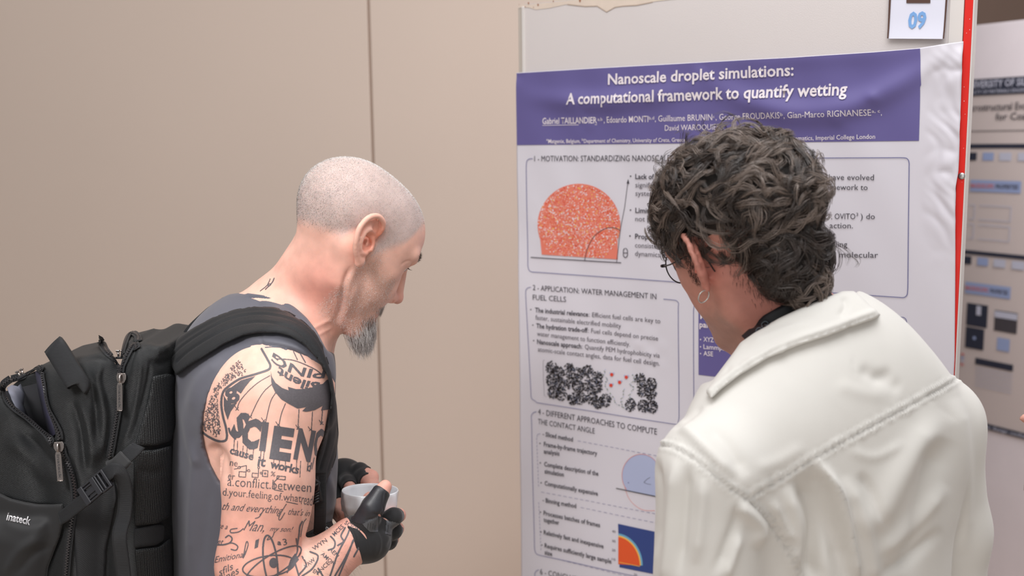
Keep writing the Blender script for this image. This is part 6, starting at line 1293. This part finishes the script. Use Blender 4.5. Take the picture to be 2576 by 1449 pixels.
COLP = [(1778, 982), (1800, 950), (1840, 895), (1862, 862), (1905, 832), (1960, 800), (2020, 772), (2080, 748), (2120, 732), (2148, 732), (2170, 748), (2196, 776), (2216, 790), (2206, 800), (2150, 820), (2080, 846), (2000, 872), (1930, 902), (1860, 944), (1815, 978), (1788, 1004)]
S_ = over2(COLP, .012, 1.0, 1.62, extra=.004)
low = [(1790, 992), (1815, 970), (1860, 934), (1930, 892), (2000, 862), (2080, 836), (2150, 810), (2200, 792)]
S_.emboss(low, 3, -.0014, False); S_.emboss(off(low, -9), 8, .002, False)
for k in range(14): S_.blob(1830+k*28, 928-k*10+r5.uniform(-6, 4), r5.uniform(8, 14), 5, r5.uniform(-.0014, .0016), -1.0)
S_.emboss([(1900, 842), (1980, 812), (2060, 792)], 12, -.002); S_.emboss([(2120, 745), (2128, 770), (2110, 800)], 8, -.003); S_.emboss([(1880, 870), (1950, 835), (2040, 805)], 10, .002); S_.upd(); S_.build('collar', m_jk, man2)
# lanyard
m_lan = mat('black_lanyard', hexc(26, 27, 32), .55, spec=.4)
LV = np.concatenate([S2.V, J.V]); LQ = np.concatenate([S2.Q, J.Q+len(S2.V)]); pj = proj(LV); mk = ((pj > (1840, 650)) & (pj < (2180, 920))).all(1); LQ = LQ[mk[LQ].all(1)]; un = np.unique(LQ); rm = np.zeros(len(LV), int); rm[un] = np.arange(len(un))
tn = bvh_of(LV[un].tolist(), rm[LQ].tolist()); p_, n_ = drape(tn, [(1880, 862), (1905, 842), (1938, 815), (1985, 787), (2035, 760), (2075, 738)], .005, 8); mb = MB(); band(mb, p_, n_, .024, .0014, 8, 6)
ly = mb.build('lanyard', m_lan, None, True); tag(ly, 'black patterned lanyard round the neck above the off white collar', 'lanyard'); me_ = ly.data; vv = np.empty(len(me_.vertices)*3); me_.vertices.foreach_get('co', vv); vv = vv.reshape(-1, 3)
tl = BVHTree.FromPolygons([tuple(v) for v in vv], [tuple(p.vertices) for p in me_.polygons])
R = Raster(1890, 715, 2095, 850, .8); m_pt = mat('lanyard_print', hexc(92, 104, 112), .5)
for cx, cy, sc_ in ((2052, 748, 1.1), (1928, 818, 1.0), (2072, 738, .8), (2000, 775, .5), (1912, 832, .8)):
    R.line([(cx-10*sc_, cy+6*sc_), (cx-12*sc_, cy-2*sc_), (cx-4*sc_, cy-9*sc_), (cx+4*sc_, cy-5*sc_), (cx+1*sc_, cy+1*sc_), (cx-4*sc_, cy-1*sc_)], 2.4*sc_); R.line([(cx-8*sc_, cy+8*sc_), (cx+2*sc_, cy+6*sc_), (cx+9*sc_, cy), (cx+13*sc_, cy-8*sc_)], 2.2*sc_)
try: R.build('lanyard_print', tl, m_pt, ly, .0004, 9)
except ValueError: print('no print')
hp = P(2070, 1800, 1.285); lower(man2, (hp.x, hp.y), .125, math.atan2(Fb.y, Fb.x), mat('navy_trousers', hexc(44, 46, 58), .85, noise=.1, nscale=30), m_shoe, zb_+.22, .10, 0, .18)
for nm, q in dict(hinge=(.108,.068,.004), eye=(.089,.0325,0), chin=(.09,0,-.115), crown=(-.03,0,.14), nape=(-.09,0,-.05), lobe=(0,.094,-.034), lensL=(.114,.061,-.006), gon=(.01,.05,-.08)).items(): print('H2', nm, proj([tuple(H2.p(*q))])[0].round())
# ================================================================ THIRD PERSON, mostly beyond the right edge of the frame
pc = P(2640, 1110, 1.60); H3 = Frame((1.30, 1.78, 1.56), 200, 14, 0, 1.0)
f = Field((.76, 1.38, .80), (1.56, 2.12, 1.80), .0075, {2: [(1.40, 9, .0042)], 0: [(.76, .95, .0035)]})
head_sdf(H3, f); ear_sdf(H3, f, 1); ear_sdf(H3, f, -1); A = f.add
A(Rc(H3.p(-.02, 0, -.02), (1.34, 1.80, 1.40), .050, .060), .025)
def torso3(A, g=0):
    fx = Vector((-.94, -.34, 0)); lx = Vector((.34, -.94, 0)); AX = [fx, lx, Vector((0, 0, 1))]
    A(El((1.34, 1.79, 1.20), (.105, .17, .20), AX), .05, g); A(El((1.34, 1.79, .95), (.11, .155, .25), AX), .05, g)
    A(Rc((1.34, 1.79, 1.37), (1.40, 1.63, 1.34), .055, .050), .05, g); A(Rc((1.34, 1.79, 1.37), (1.28, 1.95, 1.34), .055, .050), .05, g)
    A(Rc((1.40, 1.63, 1.34), (1.36, 1.56, 1.07), .050, .040), .03, g); A(Rc((1.28, 1.95, 1.34), (1.30, 1.99, 1.06), .050, .040), .03, g)
    A(Rc((1.36, 1.56, 1.07), (1.02, 1.57, 1.12), .040, .030), .02, g); A(Rc((1.30, 1.99, 1.06), (1.08, 1.78, 1.08), .040, .030), .02, g)
torso3(A, -.006); A(Rc((1.02, 1.57, 1.12), (.92, 1.585, 1.15), .026, .028), .015); A(El((.875, 1.60, 1.165), (.040, .016, .036)), .012); A(Rc((1.08, 1.78, 1.08), (1.0, 1.72, 1.10), .025, .030), .015)
for k in range(4):                                               # fingers wrapped round the phone's left edge
    y0 = 1052+k*32; a, b, c, d = P(2672, y0+6, 1.615), P(2618, y0, 1.618), P(2584+(18 if k else 0), y0, 1.612), P(2575+(22 if k else 0), y0+1, 1.597)
    for q, r_, v, w_ in ((a, .011, b, .0095), (b, .0095, c, .0085), (c, .0085, d, .0068)): A(Rc(q, v, r_, w_), .003)
A(Rc(P(2690, 1150, 1.60), P(2668, 1100, 1.585), .013, .011), .006); A(Rc(P(2668, 1100, 1.585), P(2655, 1070, 1.583), .011, .009), .003)
Q = f.mesh(); S3 = Skin(*Q); man3 = S3.build('person', m_skin2, None, np.tile(np.array([.66, .34, .27]), (len(S3.V), 1)))
tag(man3, 'person mostly beyond the right edge whose fingertip curls round a phone', 'person')
f = Field((.98, 1.42, .80), (1.58, 2.14, 1.46), .008); torso3(f.add, .004); Q = f.mesh(); mesh_np('sweater', Q[0], Q[1], mat('blue_grey_knit', hexc(92, 100, 118), .9, noise=.1, nscale=60, bump=.4, bscale=400), man3)
f = Field(tuple(H3.o-Vector((.14, .14, .10))), tuple(H3.o+Vector((.14, .14, .16))), .006); f.add(H3.el(-.02, 0, .042, .098, .082, .076), 0); f.add(H3.el(-.06, 0, -.02, .045, .06, .05), .02); Q = f.mesh(); mesh_np('hair', Q[0], Q[1], mat('brown_hair_cap', hexc(70, 52, 42), .5, noise=.4, nscale=150, bump=.6, bscale=300), man3)
lower(man3, (1.34, 1.79), .11, 3.5, m_tr, m_shoe, .98, .10, 0, .155)
ph = empty('mobile_phone', tuple(P(2643, 1128, 1.605))); tag(ph, 'dark phone held upright at the right edge, only its side in view', 'phone')
pw = Vector((.96, -.28, 0)); pn = Vector((-.28, -.96, 0)); up_ = Vector((0, 0, 1))
mb = MB(); mb.box((0, 0, 0), .0355, .075, .0038, (pw, up_, pn)); bevel(mb.build('body', m_met, ph), .003, 3); mb = MB(); mb.box(tuple(pn*-.0040), .0335, .072, .0004, (pw, up_, pn)); mb.build('screen', m_pl, ph)
